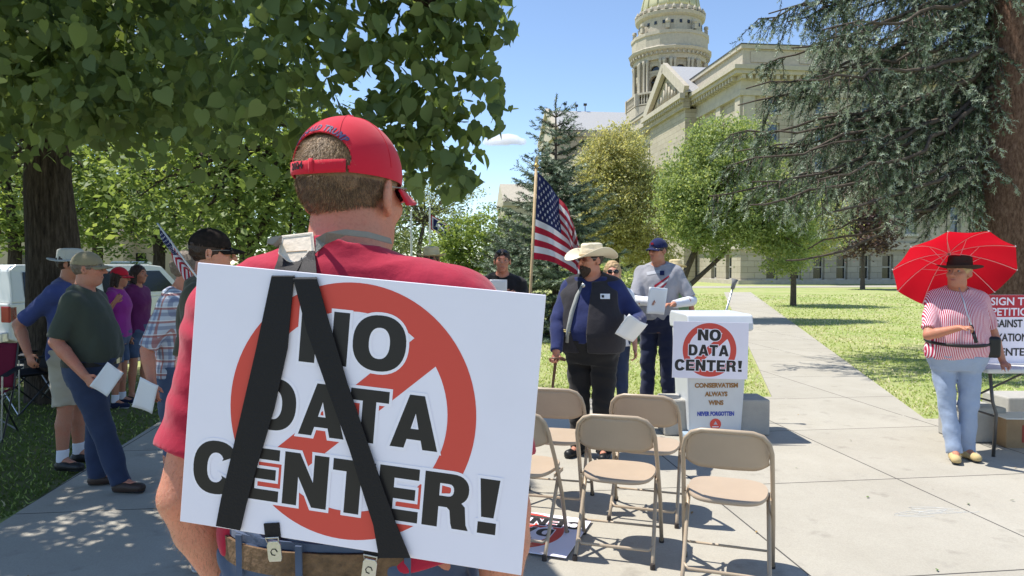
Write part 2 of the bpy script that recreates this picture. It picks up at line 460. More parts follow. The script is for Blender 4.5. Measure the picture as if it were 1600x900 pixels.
def plaid_mat(name):
    m = mat(name, (.5,.5,.5), .85, .15); n = NB(m); ob = n.obj(); x, y, z = n.sep(ob)
    def band(c, per, off, wd):
        return n.math('LESS_THAN', n.math('FRACT', n.math('ADD', n.math('MULTIPLY', c, 1/per), off)), wd)
    ha = n.math('ADD', x, n.math('MULTIPLY', y, 1.0))
    c = (.50, .56, .66); c = n.mix(n.math('MULTIPLY', band(ha, .085, 0, .28), .6), c, (.12, .16, .30))
    c = n.mix(n.math('MULTIPLY', band(z, .085, .1, .28), .6), c, (.14, .16, .27))
    c = n.mix(n.math('MULTIPLY', band(ha, .085, .55, .16), .75), c, (.33, .11, .09))
    c = n.mix(n.math('MULTIPLY', band(z, .085, .62, .16), .75), c, (.33, .11, .09))
    c = n.mix(n.math('MULTIPLY', band(z, .085, .45, .05), .8), c, (.85, .85, .85))
    n.l(c, n.b.inputs['Base Color']); n.bump(n.noise(ob, 22, 4), .3, .006); return m
def stripe_mat(name):
    m = mat(name, (.5,.5,.5), .8, .15); n = NB(m); ob = n.obj(); x, y, z = n.sep(ob)
    wob = n.math('MULTIPLY', n.noise(ob, 5, 2), .008)
    f = n.math('FRACT', n.math('MULTIPLY', n.math('ADD', n.math('ADD', x, n.math('MULTIPLY', y, .12)), wob), 1/.0115))
    s = n.math('LESS_THAN', f, .55)
    n.l(n.mix(s, (.78, .70, .74), (.46, .03, .08)), n.b.inputs['Base Color']); n.bump(n.noise(ob, 20, 4), .3, .006); return m
DENIM = cloth_mat('dark_denim', (.035, .05, .10), .35); DENIM2 = cloth_mat('mid_denim', (.07, .10, .17), .4); LDENIM = cloth_mat('light_denim', (.30, .37, .50), .18)
KHAKI = cloth_mat('khaki', (.42, .38, .30)); BLACKC = cloth_mat('black_cloth', (.018, .017, .018)); NAVY = cloth_mat('navy_cloth', (.015, .02, .05))
GREENP = cloth_mat('dark_green_cloth', (.062, .075, .058)); OLIVE = cloth_mat('olive_cloth', (.06, .06, .04)); BLUET = cloth_mat('blue_cloth', (.05, .07, .21))
REDT = cloth_mat('crimson_cloth', (.40, .021, .050), .14, bump=.28); MAGENTA = cloth_mat('magenta_cloth', (.28, .03, .24)); MAROON = cloth_mat('plum_cloth', (.13, .02, .10))
GRAYT = cloth_mat('grey_cloth', (.30, .30, .33), .2); WHITEC = cloth_mat('white_cloth', (.72, .73, .78), .04); BLUES = cloth_mat('royal_blue_cloth', (.022, .030, .105), .5)
LINING = cloth_mat('grey_lining', (.30, .31, .30)); GREENT = cloth_mat('sage_cloth', (.16, .24, .13)); VEST = cloth_mat('charcoal_vest', (.030, .028, .034), .15)
PLAID = plaid_mat('plaid_cloth'); STRIPE = stripe_mat('striped_cloth')
LEATH = mat('brown_leather', (.05, .03, .022), .5, .4, bump=.2); BLKLEATH = mat('black_leather', (.012, .012, .012), .45, .4, bump=.15)
SOLE = mat('white_sole', (.6, .6, .58), .7); CLOG = mat('tan_suede', (.52, .40, .20), .9, .1, var=.12); REDCAP = cloth_mat('red_cap', (.56, .018, .040), .05, bump=.05)
HAIRG = mat('grey_brown_hair', (.17, .13, .10), .55, .4, var=.35, vscale=60, bump=.5, bscale=150); HAIRD = mat('dark_hair', (.035, .018, .012), .5, .4, var=.3, vscale=60, bump=.5, bscale=150)
HAIRB = mat('brown_hair', (.20, .12, .065), .55, .4, var=.15, vscale=80, bump=.5, bscale=150); HAIRL = mat('blond_hair', (.45, .30, .15), .55, .4, var=.3, vscale=60, bump=.5, bscale=150)
GOATEE = mat('dark_beard', (.055, .035, .026), .7, .3, var=.4, vscale=90, bump=.6, bscale=180); LENS = mat('dark_lens', (.01, .01, .012), .12, .6)
LENSR = mat('amber_lens', (.16, .035, .02), .15, .6); FRAME = mat('metal_frame', (.35, .33, .3), .3, .5, .8); EYEW = mat('eye_white', (.32, .27, .25), .25, .5); EYED = mat('eye_iris', (.03, .02, .015), .15, .6)
METAL = mat('nickel_metal', (.55, .55, .53), .32, .5, .9, bump=.1, bscale=200); PAPER = mat('white_paper', (.80, .81, .84), .6, .3)
STRAW = mat('straw', (.60, .50, .30), .8, .2, bump=.4, bscale=120); CREAMH = mat('cream_felt', (.74, .66, .50), .85, .1, bump=.1); BRNH = mat('brown_felt', (.045, .030, .024), .85, .15, bump=.15)
TANCAP = cloth_mat('tan_cap', (.30, .26, .17)); GREYCAP = cloth_mat('grey_cap', (.50, .50, .46)); CAMO = mat('camo_cloth', (.012, .011, .010), .9, .1, col2=(.035, .025, .022), vscale=35)
LIP = mat('lip', (.42, .14, .12), .5, .4, sss=.2)

def hat_mesh(kind, m, parent, s=1.0, band=None, tilt=0.0):
    """built in the head frame: origin at head centre, +Y is where the face looks"""
    T = Matrix.Scale(s, 4) @ Matrix.Rotation(tilt, 4, 'X')
    b = MB()
    if kind == 'cap':
        F = Field(.005*s); F.ell((0,-.008,.035), (.088,.108,.098), k=.01); F.cut((0,0,.028), (0,-.06,-1)); F.ell((0,-.008,.026), (.083,.103,.090), op='s', k=.003)
        V, Q = F.mesh(); V = (np.array(T.to_3x3()) @ V.T).T; o = np_mesh('cap', V, Q, m, None, parent, True)
        def br(u, v):
            a = R(-62+124*u); r0 = .098; fx = math.sin(a)*.083; fy = math.cos(a)*.100-.006
            e = math.cos(a*1.2)**.7 if abs(a*1.2) < 1.57 else 0
            return T @ Vector((fx*(1+.04*v), fy+v*.078*e, .034-.30*(fx)**2/.083*1.0 - .020*v))
        q = MB(); q.grid(br, 20, 6); q.build('brim', m, o, smooth=True, solid=.004)
        q = MB(); q.lathe([(.0,.006),(.005,.005),(.007,.0)], 10, T @ Matrix.Translation((0,-.008,.131))); q.build('button', m, o, smooth=True)
        return o
    if kind == 'cowboy': prof = dict(rc=.094, h=.125, brim=.112, lift=.070, dip=.030, pinch=.035)
    elif kind == 'boonie': prof = dict(rc=.092, h=.095, brim=.060, lift=-.012, dip=-.018, pinch=.0)
    elif kind == 'wide': prof = dict(rc=.095, h=.115, brim=.075, lift=.028, dip=-.012, pinch=.02)
    p = prof
    def F(u, v):
        a = 2*math.pi*u; sx, sy = .93, 1.14; ca, sa = math.cos(a), math.sin(a)
        if v < .5:
            t = v/.5; r = p['rc']+p['brim']*(1-t)*(1+(.12 if kind == 'cowboy' else 0)*abs(sa)); q = (1-t)
            z = .035 + p['lift']*abs(ca)**2*q**1.5 + (-p['dip'])*sa*sa*q**1.2
            if kind == 'cowboy': r -= .022*q*ca*ca
        else:
            t = (v-.5)/.5; tt = t*1.0
            r = p['rc']*(1-.12*tt)*(1-(max(0, tt-.72)/.28)**2.2*.97)
            z = .035+p['h']*min(1, tt/.9)**.9
            z -= p['pinch']*max(0, tt-.6)/.4*(1 if abs(ca) < .6 else .55)
            if sa > .3 and .4 < tt < .8: r *= 1-.12*abs(ca)*1.3
        return T @ Vector((r*ca*sx, r*sa*sy-.005, z))
    b.grid(F, 48, 28); o = b.build('hat', m, parent, smooth=True, solid=.004)
    if band:
        q = MB(); q.lathe([(.0965,.040),(.0965,.062),(.0945,.062),(.0945,.040)], 40, T, sx=.93, sy=1.14); q.build('hat_band', band, o, smooth=True)
    return o

def glasses(parent, s, lens=LENS, frame=FRAME, big=1.0):
    b = MB()
    for sx in (-1, 1):
        b.lathe([(.0,.003),(.020*big,.002),(.023*big,-.001),(.0,-.002)], 16, Matrix.Scale(s,4) @ Matrix.Translation((sx*.031,.104,.012)) @ Matrix.Rotation(R(-sx*8),4,'Z') @ Matrix.Rotation(R(-90),4,'X'), mi=0, sy=.75)
        b.tube([Vector(p)*s for p in ((sx*.05,.098,.018), (sx*.074,.07,.018), (sx*.080,.0,.012), (sx*.078,-.012,-.004))], .0017*s, 6, mi=1)
    b.tube([Vector(p)*s for p in ((-.012,.108,.016), (0,.111,.019), (.012,.108,.016))], .0016*s, 6, mi=1)
    return b.build('glasses', [lens, frame], parent, smooth=True)

def unit(v): v = np.array(v, float); return v/np.linalg.norm(v)

def person(loc, yaw, h=1.76, bulk=1.0, belly=0.0, skin=SKIN, shirt=GRAYT, pants=DENIM, shoes=LEATH, vox=.010, head=(0, 0), lean=0.0,
           armL=None, armR=None, legL=None, legR=None, sleeve=.62, shorts=False, hair=None, hairmat=HAIRG, hat=None, hatmat=None, band=None, spec=None,
           collar=False, hem=None, fem=False, beard=None, curl=.7, neckw=1.0, neck_z=0.0, neck_up=None, shw=0.0, hump=0.0, sleeve_r=1.0, hairlow=-.035, hemcut=None, hipz=None, label='', long_sleeve=None, tucked=False, belt=None, finger_dirL=None, finger_dirR=None,
           body_only=False, socks=None, hatscale=1.0, hattilt=0.0, group=None, wr=.0075, neck_fwd=0.0, open_neck=0.02, sole=None, headscale=1.0):
    s = h/1.78; g = empty('person', loc, R(yaw), label, 'person', group)
    S = lambda *p: np.array(p, float)*s
    sh = .93 if fem else 1.0; hipw = 1.06 if fem else 1.0
    def fr(z): return max(0, z-.9)*math.sin(lean)
    keys = []
    for z, cy, a, b_ in ((.80,0,.14*hipw,.09),(.88,0,.165*hipw,.112),(.96,0,.172*hipw,.118),(1.06,0,.158,.108),(1.18,0,.160,.110),(1.30,.004,.176*sh,.118),(1.40,.0,.180*sh,.108),(1.455,-.006,.150*sh,.085),(1.50,-.01,.085*sh,.062)):
        bf = belly*math.exp(-((z-1.09)/.15)**2); w_ = bulk if z < 1.42 else 1+(bulk-1)*.6
        if fem and 1.25 < z < 1.38: cy += .012; b_ += .012
        cy -= hump*math.exp(-((z-1.42)/.10)**2)
        keys.append((z*s, 0, (cy+bf*.55+fr(z))*s, (a*w_+bf*.35)*s, (b_*w_+bf*.6)*s))
    shx = (.175*sh+.02*(bulk-1)*4)+shw
    SL, SR = S(-shx, fr(1.42)-.01, 1.425), S(shx, fr(1.42)-.01, 1.425)
    def defarm(sd): return (S(sd*(shx+.055+.06*(bulk-1)*2), fr(1.15)-.02, 1.13), S(sd*(shx+.07+.06*(bulk-1)*2), fr(1.)+.06, .88))
    AL = armL or defarm(-1); AR = armR or defarm(1)
    AL = [np.array(p, float) for p in AL]; AR = [np.array(p, float) for p in AR]
    LL = legL or (S(-.105, .015, .49), S(-.12, -.01, .085)); LR = legR or (S(.105, .015, .49), S(.12, -.01, .085))
    LL = [np.array(p, float) for p in LL]; LR = [np.array(p, float) for p in LR]
    HL, HR = S(-.09*hipw*(.5+.5*bulk), 0, .88), S(.09*hipw*(.5+.5*bulk), 0, .88)
    hc = S(0, .03+fr(1.665)+neck_fwd, 1.665)
    # --- body: one continuous skin
    B = Field(vox)
    B.loft(keys, infl=-.006*s)
    ar = (.5+.5*bulk)*s*(0.88 if fem else 1)
    trap = [(S(sd*.035, fr(1.5)-.022-hump, 1.495), S(sd*(shx-.035), fr(1.42)-.014-hump*.7, 1.445)) for sd in (-1, 1)]
    for p_, q_ in trap: B.cap(p_, q_, .050*s*(.6+.4*bulk), .052*s*(.6+.4*bulk), k=.03)
    for Sh, (E_, W_) in ((SL, AL), (SR, AR)):
        B.cap(Sh, E_, .050*ar, .041*ar, k=.03); mid = E_+(W_-E_)*.3
        B.cap(E_, mid, .041*ar, .043*ar, k=.01); B.cap(mid, W_, .043*ar, .027*ar, k=.01)
    for H_, (K_, A_), sd in ((HL, LL, -1), (HR, LR, 1)):
        B.cap(H_, K_, .082*ar, .055*ar, k=.02); mid = K_+(A_-K_)*.3+S(0,-.01,0)
        B.cap(K_, mid, .053*ar, .056*ar, k=.01); B.cap(mid, A_, .056*ar, .036*ar, k=.01)
        B.cap(A_, A_+S(sd*.02,.13,-.05), .036*s, .026*s, k=.02)
    B.cap(S(0, -.012+fr(1.47), 1.44), hc+S(0,-.018,-.055), .066*s*(.6+.4*bulk)*neckw, .056*s*(.6+.4*bulk)*neckw, k=.03)
    # head
    Mh = Matrix.Rotation(R(head[0]), 4, 'Z') @ Matrix.Rotation(R(head[1]), 4, 'X'); hs = s*headscale
    def HP(x, y, z): return hc + np.array(Mh @ Vector((x*hs, y*hs, z*hs)))
    B.ell(HP(0,-.010,.030), np.array((.077,.096,.088))*hs, Mh, k=.01)
    jw = .060*(.8+.2*bulk)
    B.ell(HP(0,.032,-.035), np.array((jw,.064,.082))*hs, Mh, k=.025)
    B.ell(HP(0,.068,-.098), np.array((.026,.022,.020))*hs, Mh, k=.02)
    if bulk > 1.15: B.ell(HP(0,.02,-.085), np.array((.064,.060,.045))*hs, Mh, k=.03)
    B.cap(HP(0,.094,.020), HP(0,.124,-.024), .0085*hs, .0145*hs, k=.008)
    for x in (-1, 1):
        B.cap(HP(x*.008,.106,-.028), HP(x*.014,.102,-.030), .008*hs, .007*hs, k=.006)
        B.cap(HP(x*.012,.092,.030), HP(x*.045,.078,.030), .010*hs, .008*hs, k=.012)
        B.ell(HP(x*.042,.068,-.020), np.array((.022,.024,.022))*hs, Mh, k=.02)
        B.ell(HP(x*.032,.102,.010), np.array((.018,.015,.011))*hs, Mh, k=.010, op='s')
        Me = Mh @ Matrix.Rotation(R(x*22), 4, 'Z')
        B.ell(HP(x*.083,-.006,-.004), np.array((.0085,.020,.034))*hs, Me @ Matrix.Rotation(R(-12),4,'X'), k=.006)
        B.cap(HP(x*.080,-.002,-.030), HP(x*.078,.004,-.036), .009*hs, .008*hs, k=.006)
        B.ell(HP(x*.090,.000,.002), np.array((.006,.011,.020))*hs, Me, k=.004, op='s')
    B.cap(HP(-.020,.090,-.058), HP(.020,.090,-.058), .0080*hs, k=.010); B.cap(HP(-.018,.089,-.069), HP(.018,.089,-.069), .0085*hs, k=.010)
    B.cap(HP(-.026,.101,-.0635), HP(.026,.101,-.0635), .0028*hs, k=.005, op='s')
    # hands
    for (E_, W_), sd, fd, cu in ((AL, -1, finger_dirL, curl), (AR, 1, finger_dirR, curl)):
        d = unit(W_-E_) if fd is None else unit(fd[0])
        pn = unit((-sd*.95, .15, .1)) if fd is None or len(fd) < 2 else unit(fd[1])   # palm faces this way
        if fd is not None and len(fd) > 2: cu = fd[2]
        pn = unit(pn-d*(pn@d)); sdv = np.cross(d, pn); tdir = sdv*(1 if sd < 0 else -1)
        if tdir[1] < -.2 and fd is None: tdir = -tdir
        hl = .90*s
        pc = W_+d*.045*hl
        for q in (-.028, -.010, .010, .026): B.cap(W_+sdv*q*.55*hl, W_+d*.088*hl+sdv*q*hl, .0135*hl, .0125*hl, k=.012)
        for i, (q, ln) in enumerate(((-.031, .058), (-.0105, .075), (.0105, .080), (.031, .070))):
            qq = q*(-1 if (tdir@sdv) > 0 else 1)
            base = W_+d*.088*hl+sdv*qq*hl; a1 = cu*.55+.06*i; a2 = cu*1.35+.05*i; 
            p1 = base+(d*math.cos(a1)+pn*math.sin(a1))*ln*.45*hl; p2 = p1+(d*math.cos(a1+a2*.6)+pn*math.sin(a1+a2*.6))*ln*.32*hl; p3 = p2+(d*math.cos(a2+a1)+pn*math.sin(a2+a1))*ln*.25*hl
            B.chain([base, p1, p2, p3], np.array((.0092,.0088,.0080,.0070))*hl, k=.003)
        t0 = W_+d*.025*hl+tdir*.022*hl; t1 = t0+unit(d*.7+tdir*.7+pn*.2)*.042*hl; t2 = t1+unit(d*.9+tdir*.2+pn*.5)*.034*hl
        B.chain([t0, t1, t2], np.array((.014,.0115,.0085))*hl, k=.006)
    body = B.build('body', skin, g, relax=1)
    # eyes
    Mw = Matrix.Translation(Vector(hc)) @ Mh
    def place(o):
        o.matrix_local = Mw; return o
    if spec is None:
        for x in (-1, 1):
            b = MB(); b.lathe([(.0,.0125)]+[(.0125*math.sin(a), .0125*math.cos(a)) for a in (.42,)]+[(.0125*math.sin(a), .0125*math.cos(a)) for a in (.45,.9,1.4,2.0)]+[(0,-.0125)], 14, Matrix.Scale(hs,4) @ Matrix.Translation((x*.031,.0765,.010)) @ Matrix.Rotation(R(-90),4,'X'))
            b.m = [1 if i < 28 else 0 for i in range(len(b.f))]
            place(b.build('eye', [EYEW, EYED], body, smooth=True))
    elif spec != 'none':
        place(glasses(body, hs, *spec))
    for x in (-1, 1):
        b = MB(); b.tube([Matrix.Scale(hs,4) @ Vector(p) for p in ((x*.014,.0985,.030), (x*.030,.0975,.036), (x*.047,.085,.031))], [.0028*hs,.0034*hs,.0018*hs], 5); place(b.build('eyebrow', hairmat if hairmat not in (HAIRL,) else HAIRB, body, smooth=True))
    b = MB(); b.tube([Matrix.Scale(hs,4) @ Vector(p) for p in ((-.023,.092,-.064), (-.010,.0995,-.0615), (0,.100,-.0625), (.010,.0995,-.0615), (.023,.092,-.064))], [.002*hs,.0046*hs,.005*hs,.0046*hs,.002*hs], 6)
    place(b.build('lips', LIP, body, smooth=True))
    if hair:
        F = Field(.006*s); 
        F.ell((0,-.013*hs,.032*hs), np.array((.084,.103,.097))*hs, k=.01)
        if hair == 'long':
            F.cap((-.045*hs,-.05*hs,.0), (-.05*hs,-.06*hs,-.17*hs), .045*hs, .03*hs, k=.03); F.cap((.045*hs,-.05*hs,.0), (.05*hs,-.06*hs,-.17*hs), .045*hs, .03*hs, k=.03)
            F.cap((.062*hs,-.0*hs,.02), (.068*hs,-.0*hs,-.12*hs), .025*hs, .018*hs, k=.02); F.cap((-.062*hs,-.0*hs,.02), (-.068*hs,-.0*hs,-.12*hs), .025*hs, .018*hs, k=.02)
        F.ell((0,.09*hs,-.05*hs), np.array((.074,.075,.105))*hs, op='s', k=.01)
        if hair != 'long': F.cut((0,-.02*hs,hairlow*hs), (0,.55,-1)); F.ell((0,.085*hs,-.02*hs), np.array((.12,.055,.06))*hs, op='s', k=.01)
        F.wrinkle(.005*hs, 70, 3)
        place(F.build('hair', hairmat, body))
    if beard:
        F = Field(.005*s); F.ell((0,.066*hs,-.078*hs), np.array((.040,.048,.050))*hs, k=.01)
        if beard == 'full': F.ell((0,.045*hs,-.075*hs), np.array((.062,.056,.048))*hs, k=.02); F.cap((0,.07*hs,-.10*hs), (0,.085*hs,-.135*hs), .03*hs, .012*hs, k=.02)
        F.cap((-.024*hs,.100*hs,-.050*hs), (.024*hs,.100*hs,-.050*hs), .007*hs, k=.006)
        F.ell((0,.118*hs,-.063*hs), np.array((.019,.02,.007))*hs, op='s', k=.004); F.cut((0,0,-.042*hs), (0,0,1)); F.wrinkle(.003, 150, 5)
        place(F.build('beard', GOATEE, body))
    if hat: 
        hh = hat_mesh(hat, hatmat, body, hs*hatscale, band, hattilt); place(hh)
    if body_only: return g, body, Mw, hs
    # --- shirt
    T = Field(vox); hz = hem if hem is not None else (.90 if not tucked else .985)
    T.loft(keys, infl=.013*s, zlo=hz*s, zhi=1.515*s)
    if not tucked: pass
    for p_, q_ in trap: T.cap(p_, q_, .062*s*(.6+.4*bulk), .066*s*(.6+.4*bulk), k=.03)
    for Sh, (E_, W_), lsl in ((SL, AL, 0), (SR, AR, 1)):
        T.ell(Sh+S(0,0,.0), np.array((.062,.064,.062))*ar, k=.035)
        if long_sleeve:
            T.cap(Sh, E_, .064*ar, .053*ar, k=.03); T.cap(E_, E_+(W_-E_)*long_sleeve, .053*ar, .040*ar, k=.015, c1=True)
        else:
            T.cap(Sh, Sh+(E_-Sh)*sleeve, .065*ar*(.5+.5*sleeve_r), .061*ar*sleeve_r, k=.03, c1=True)
    if neck_up: T.cap(S(0,-.040,1.43), S(0,-.026,1.62), .112*s, .084*s, k=.05); T.cut(S(0,-.05,neck_up), (0,.42,1))
    else: T.ell(S(0, .02+fr(1.5), 1.545+neck_z), np.array((.072,.082,.060))*s*(.7+.3*bulk)*neckw, op='s', k=.008)
    if open_neck > .03: T.cap(S(0,.11+fr(1.45),1.53), S(0,.135+fr(1.4),1.53-open_neck), .035*s, .01*s, op='s', k=.01)
    if hemcut: T.box(np.array(hemcut[0]), hemcut[1], .02, k=.012, op='s')
    T.wrinkle(wr*s, 17, int(abs(yaw)*7+h*100) % 97, .6)
    st = T.build('shirt', shirt, g, relax=1)
    if collar:
        C_ = Field(.006); pts = []
        for i in range(13):
            a = R(-145+290*i/12); pts.append((.072*s*math.sin(a)*(.7+.3*bulk), (fr(1.5)-.005-.070*math.cos(a)*(.8+.2*bulk))*s, (1.515-.030*(1-math.cos(a))*.5)*s))
        for p, q in zip(pts[:-1], pts[1:]): C_.cap(p, q, .008*s, k=.004, asp=(2.4, (0,.15,1)))
        C_.build('collar', shirt, st)
    # --- trousers
    Q = Field(vox); kz = [k for k in keys if k[0] < 1.12*s]
    Q.loft(kz, infl=.010*s, zlo=.80*s, zhi=(hipz or (1.0 if not fem else 1.02))*s)
    for H_, (K_, A_) in ((HL, LL), (HR, LR)):
        Q.cap(H_, K_, .100*ar, .074*ar, k=.022)
        if shorts: 
            Q.ops.pop(); Q.cap(H_, H_+(K_-H_)*(.92 if shorts is True else shorts), .101*ar, .090*ar, k=.02, c1=True)
        else:
            Q.cap(K_, A_+S(0,.005,-.028), .072*ar, .066*ar, k=.02, c1=True)
    Q.wrinkle(wr*1.6*s, 13, 11+int(h*100) % 50, 1.5)
    Q.build('shorts' if shorts else 'trousers', pants, g, relax=1)
    if belt:
        zb = .975; k = [np.interp(zb*s, [q[0] for q in keys], [q[j] for q in keys]) for j in range(1, 5)]
        ba = [(math.copysign(abs(math.cos(t))**(2/2.4), math.cos(t)), math.copysign(abs(math.sin(t))**(2/2.4), math.sin(t))) for t in [2*math.pi*i/48 for i in range(48)]]
        b = MB(); rg = [(k[0]+c[0]*(k[2]+.015*s), k[1]+c[1]*(k[3]+.015*s)) for c in ba]; ri = [(k[0]+c[0]*(k[2]+.006*s), k[1]+c[1]*(k[3]+.006*s)) for c in ba]
        vs = [(x, y, zz) for zz in ((zb-.018)*s, (zb+.018)*s) for x, y in rg]+[(x, y, zz) for zz in ((zb-.018)*s, (zb+.018)*s) for x, y in ri]
        fs = []
        for i in range(48):
            j = (i+1) % 48; fs += [(i, j, 48+j, 48+i), (96+j, 96+i, 144+i, 144+j), (48+i, 48+j, 144+j, 144+i), (j, i, 96+i, 96+j)]
        b.add(vs, fs); b.box((0, k[1]+k[3]+.016*s, zb*s), (.055*s, .006, .04*s), mi=1); b.build('belt', [belt, METAL], g)
    for (K_, A_), sd in ((LL, -1), (LR, 1)):
        F = Field(.007); A0 = A_.copy(); fz = A0[2]-.085*s
        d = np.array((sd*.22, 1, 0)); d /= np.linalg.norm(d)
        heel = A0*np.array((1,1,0))+np.array((0,0,fz+.034*s))-d*.030*s; toe = heel+d*.185*s
        F.cap(heel, heel+d*.07*s+np.array((0,0,.012*s)), .036*s, .040*s, k=.02); F.cap(heel+d*.05*s, toe, .040*s, .036*s, k=.02, asp=(1.12, np.cross(d, (0,0,1))))
        F.cap(heel+d*.02*s, A0+np.array((0,0,(.00 if shorts or fem else .03)*s)), .040*s, .040*s, k=.02, c1=True)
        F.cut((0,0,fz+.004), (0,0,-1)); so = F.build('shoe', shoes, g)
        F = Field(.007); F.cap(heel, toe, .041*s, .041*s, k=.01, asp=(1.1, np.cross(d, (0,0,1)))); F.cut((0,0,fz+.018*s), (0,0,1)); F.cut((0,0,fz+.001), (0,0,-1)); F.build('sole', sole or BLKLEATH, so)
        if socks:
            F = Field(.007); F.cap(A0, A0+(K_-A0)*.22, .044*s, .046*s, c1=True); F.build('sock', socks, g)
    return g, body, Mw, hs
# ------------------------------------------------------------------ ground
TH = R(7.0)
def E1(a, b): return (a*math.cos(TH)-b*math.sin(TH), a*math.sin(TH)+b*math.cos(TH))
gm = mat('lawn', (.1,.14,.03), .95, .1); n = NB(gm); ob = n.obj()
f1 = n.noise(ob, .35, 5, .6); f2 = n.noise(ob, 14, 5, .75); f3 = n.noise(ob, 1.6, 4)
c = n.mix(n.ramp(f1, [(.38, 0.0), (.62, 1.0)]), (.27, .36, .11), (.40, .42, .19))
c = n.mix(n.ramp(f3, [(.45, 0.0), (.7, .7)]), c, (.50, .44, .28))
c = n.mix(n.ramp(f2, [(.35, .0), (.65, .6)]), c, (.26, .29, .09)); xx, yy, zz = n.sep(ob); k1 = n.math('LESS_THAN', n.math('ADD', xx, n.math('MULTIPLY', n.noise(ob, 1.5, 3), 1.2)), -2.6); k2 = n.math('LESS_THAN', yy, 11.0); c = n.mix(n.math('MULTIPLY', n.math('MULTIPLY', k1, k2), .85), c, n.mix(f2, (.09, .11, .035), (.16, .14, .08)))  # linden's shade painted into the left lawn colour, with less dry grass
n.l(c, n.b.inputs['Base Color']); n.bump(f2, .8, .03)
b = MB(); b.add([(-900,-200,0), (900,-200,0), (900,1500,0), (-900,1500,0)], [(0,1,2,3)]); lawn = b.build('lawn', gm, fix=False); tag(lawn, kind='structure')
cm = mat('concrete', (.4,.38,.35), .85, .25); n = NB(cm); ob = n.obj()
mp = n.n('ShaderNodeMapping'); mp.inputs['Rotation'].default_value = (0, 0, -TH); n.l(ob, mp.inputs[0]); vv = mp.outputs[0]; x, y, z = n.sep(vv)
def joint(cc, off, per=1.52):
    fr_ = n.math('FRACT', n.math('ADD', n.math('MULTIPLY', cc, 1/per), off)); return n.math('LESS_THAN', n.math('ABSOLUTE', n.math('SUBTRACT', fr_, .5)), .0042/per*1.3)
J = n.math('MAXIMUM', joint(x, .22), joint(y, .35))
cell = n.n('ShaderNodeTexWhiteNoise', noise_dimensions='2D')
cx = n.math('FLOOR', n.math('ADD', n.math('MULTIPLY', x, 1/1.52), .72)); cy = n.math('FLOOR', n.math('ADD', n.math('MULTIPLY', y, 1/1.52), .85))
cb = n.n('ShaderNodeCombineXYZ'); n.l(cx, cb.inputs[0]); n.l(cy, cb.inputs[1]); n.l(cb.outputs[0], cell.inputs[0])
f1 = n.noise(ob, 1.1, 6, .7); f2 = n.noise(ob, 140, 3, .7); f3 = n.noise(ob, 3.2, 8, .75)
c = n.mix(n.ramp(f1, [(.3, 0.0), (.7, 1.0)]), (.385, .355, .292), (.475, .445, .375))
c = n.mix(n.math('MULTIPLY', cell.outputs[0], .35), c, (.35, .325, .27))
c = n.mix(n.ramp(f2, [(.4, .22), (.62, .0)]), c, (.18, .165, .15)); c = n.mix(n.ramp(f3, [(.28, .40), (.42, .0)]), c, (.22, .20, .18))
st_ = n.noise(ob, 4.0, 5, .6); c = n.mix(n.ramp(st_, [(.60, .0), (.72, .45)]), c, (.20, .18, .15))
vo = n.n('ShaderNodeTexVoronoi'); vo.inputs['Scale'].default_value = 2.3; n.l(ob, vo.inputs['Vector']); c = n.mix(n.ramp(vo.outputs['Distance'], [(.022, .55), (.03, .0)]), c, (.13, .12, .11))
c = n.mix(J, c, (.07, .065, .06)); n.l(c, n.b.inputs['Base Color'])
n.bump(n.math('SUBTRACT', n.math('MULTIPLY', f2, .25), J), .35, .006)
def slab(name, pts, z=.025, m=cm):
    b = MB(); b.prism([(p[0], p[1]) for p in pts], -.1, z, 'xy'); o = b.build(name, m); return tag(o, kind='structure')
def g2(px, py): v = G(px, py); return (v.x, v.y)
LE = lambda y: -3.15-(y-4.3)*.150        # left edge of the walk
pl = g2(1183, 612); pr = g2(1462, 664)
slab('plaza', [(LE(-2)+.3, -3), (14, -3), (14, 7.25), (pr[0], 7.2), (pl[0]+.02, 8.4), (pl[0]-4.5, 8.2), (-1.2, 8.1), (-1.35, 16), (LE(16), 16), (LE(4), 4)])
slab('path', [(pl[0]+.02, 8.405), (pr[0]+.001, 7.205), g2(1173, 457), g2(1131, 457)], .021)
slab('cross_path', [(-2, 45), (60, 52), (60, 55.5), (-2, 48.5)], .017)
road = mat('asphalt', (.06,.06,.062), .9, .2, var=.2, vscale=30, bump=.3, bscale=200)
slab('road', [(-80, 11.5), (-6.2, 11.0), (-6.9, 60), (-14, 60), (-14.0, 20), (-80, 20)], .008, road)
slab('kerb', [(-30, 10.7), (-6.0, 10.3), (-6.0, 10.5), (-30, 10.9)], .12)

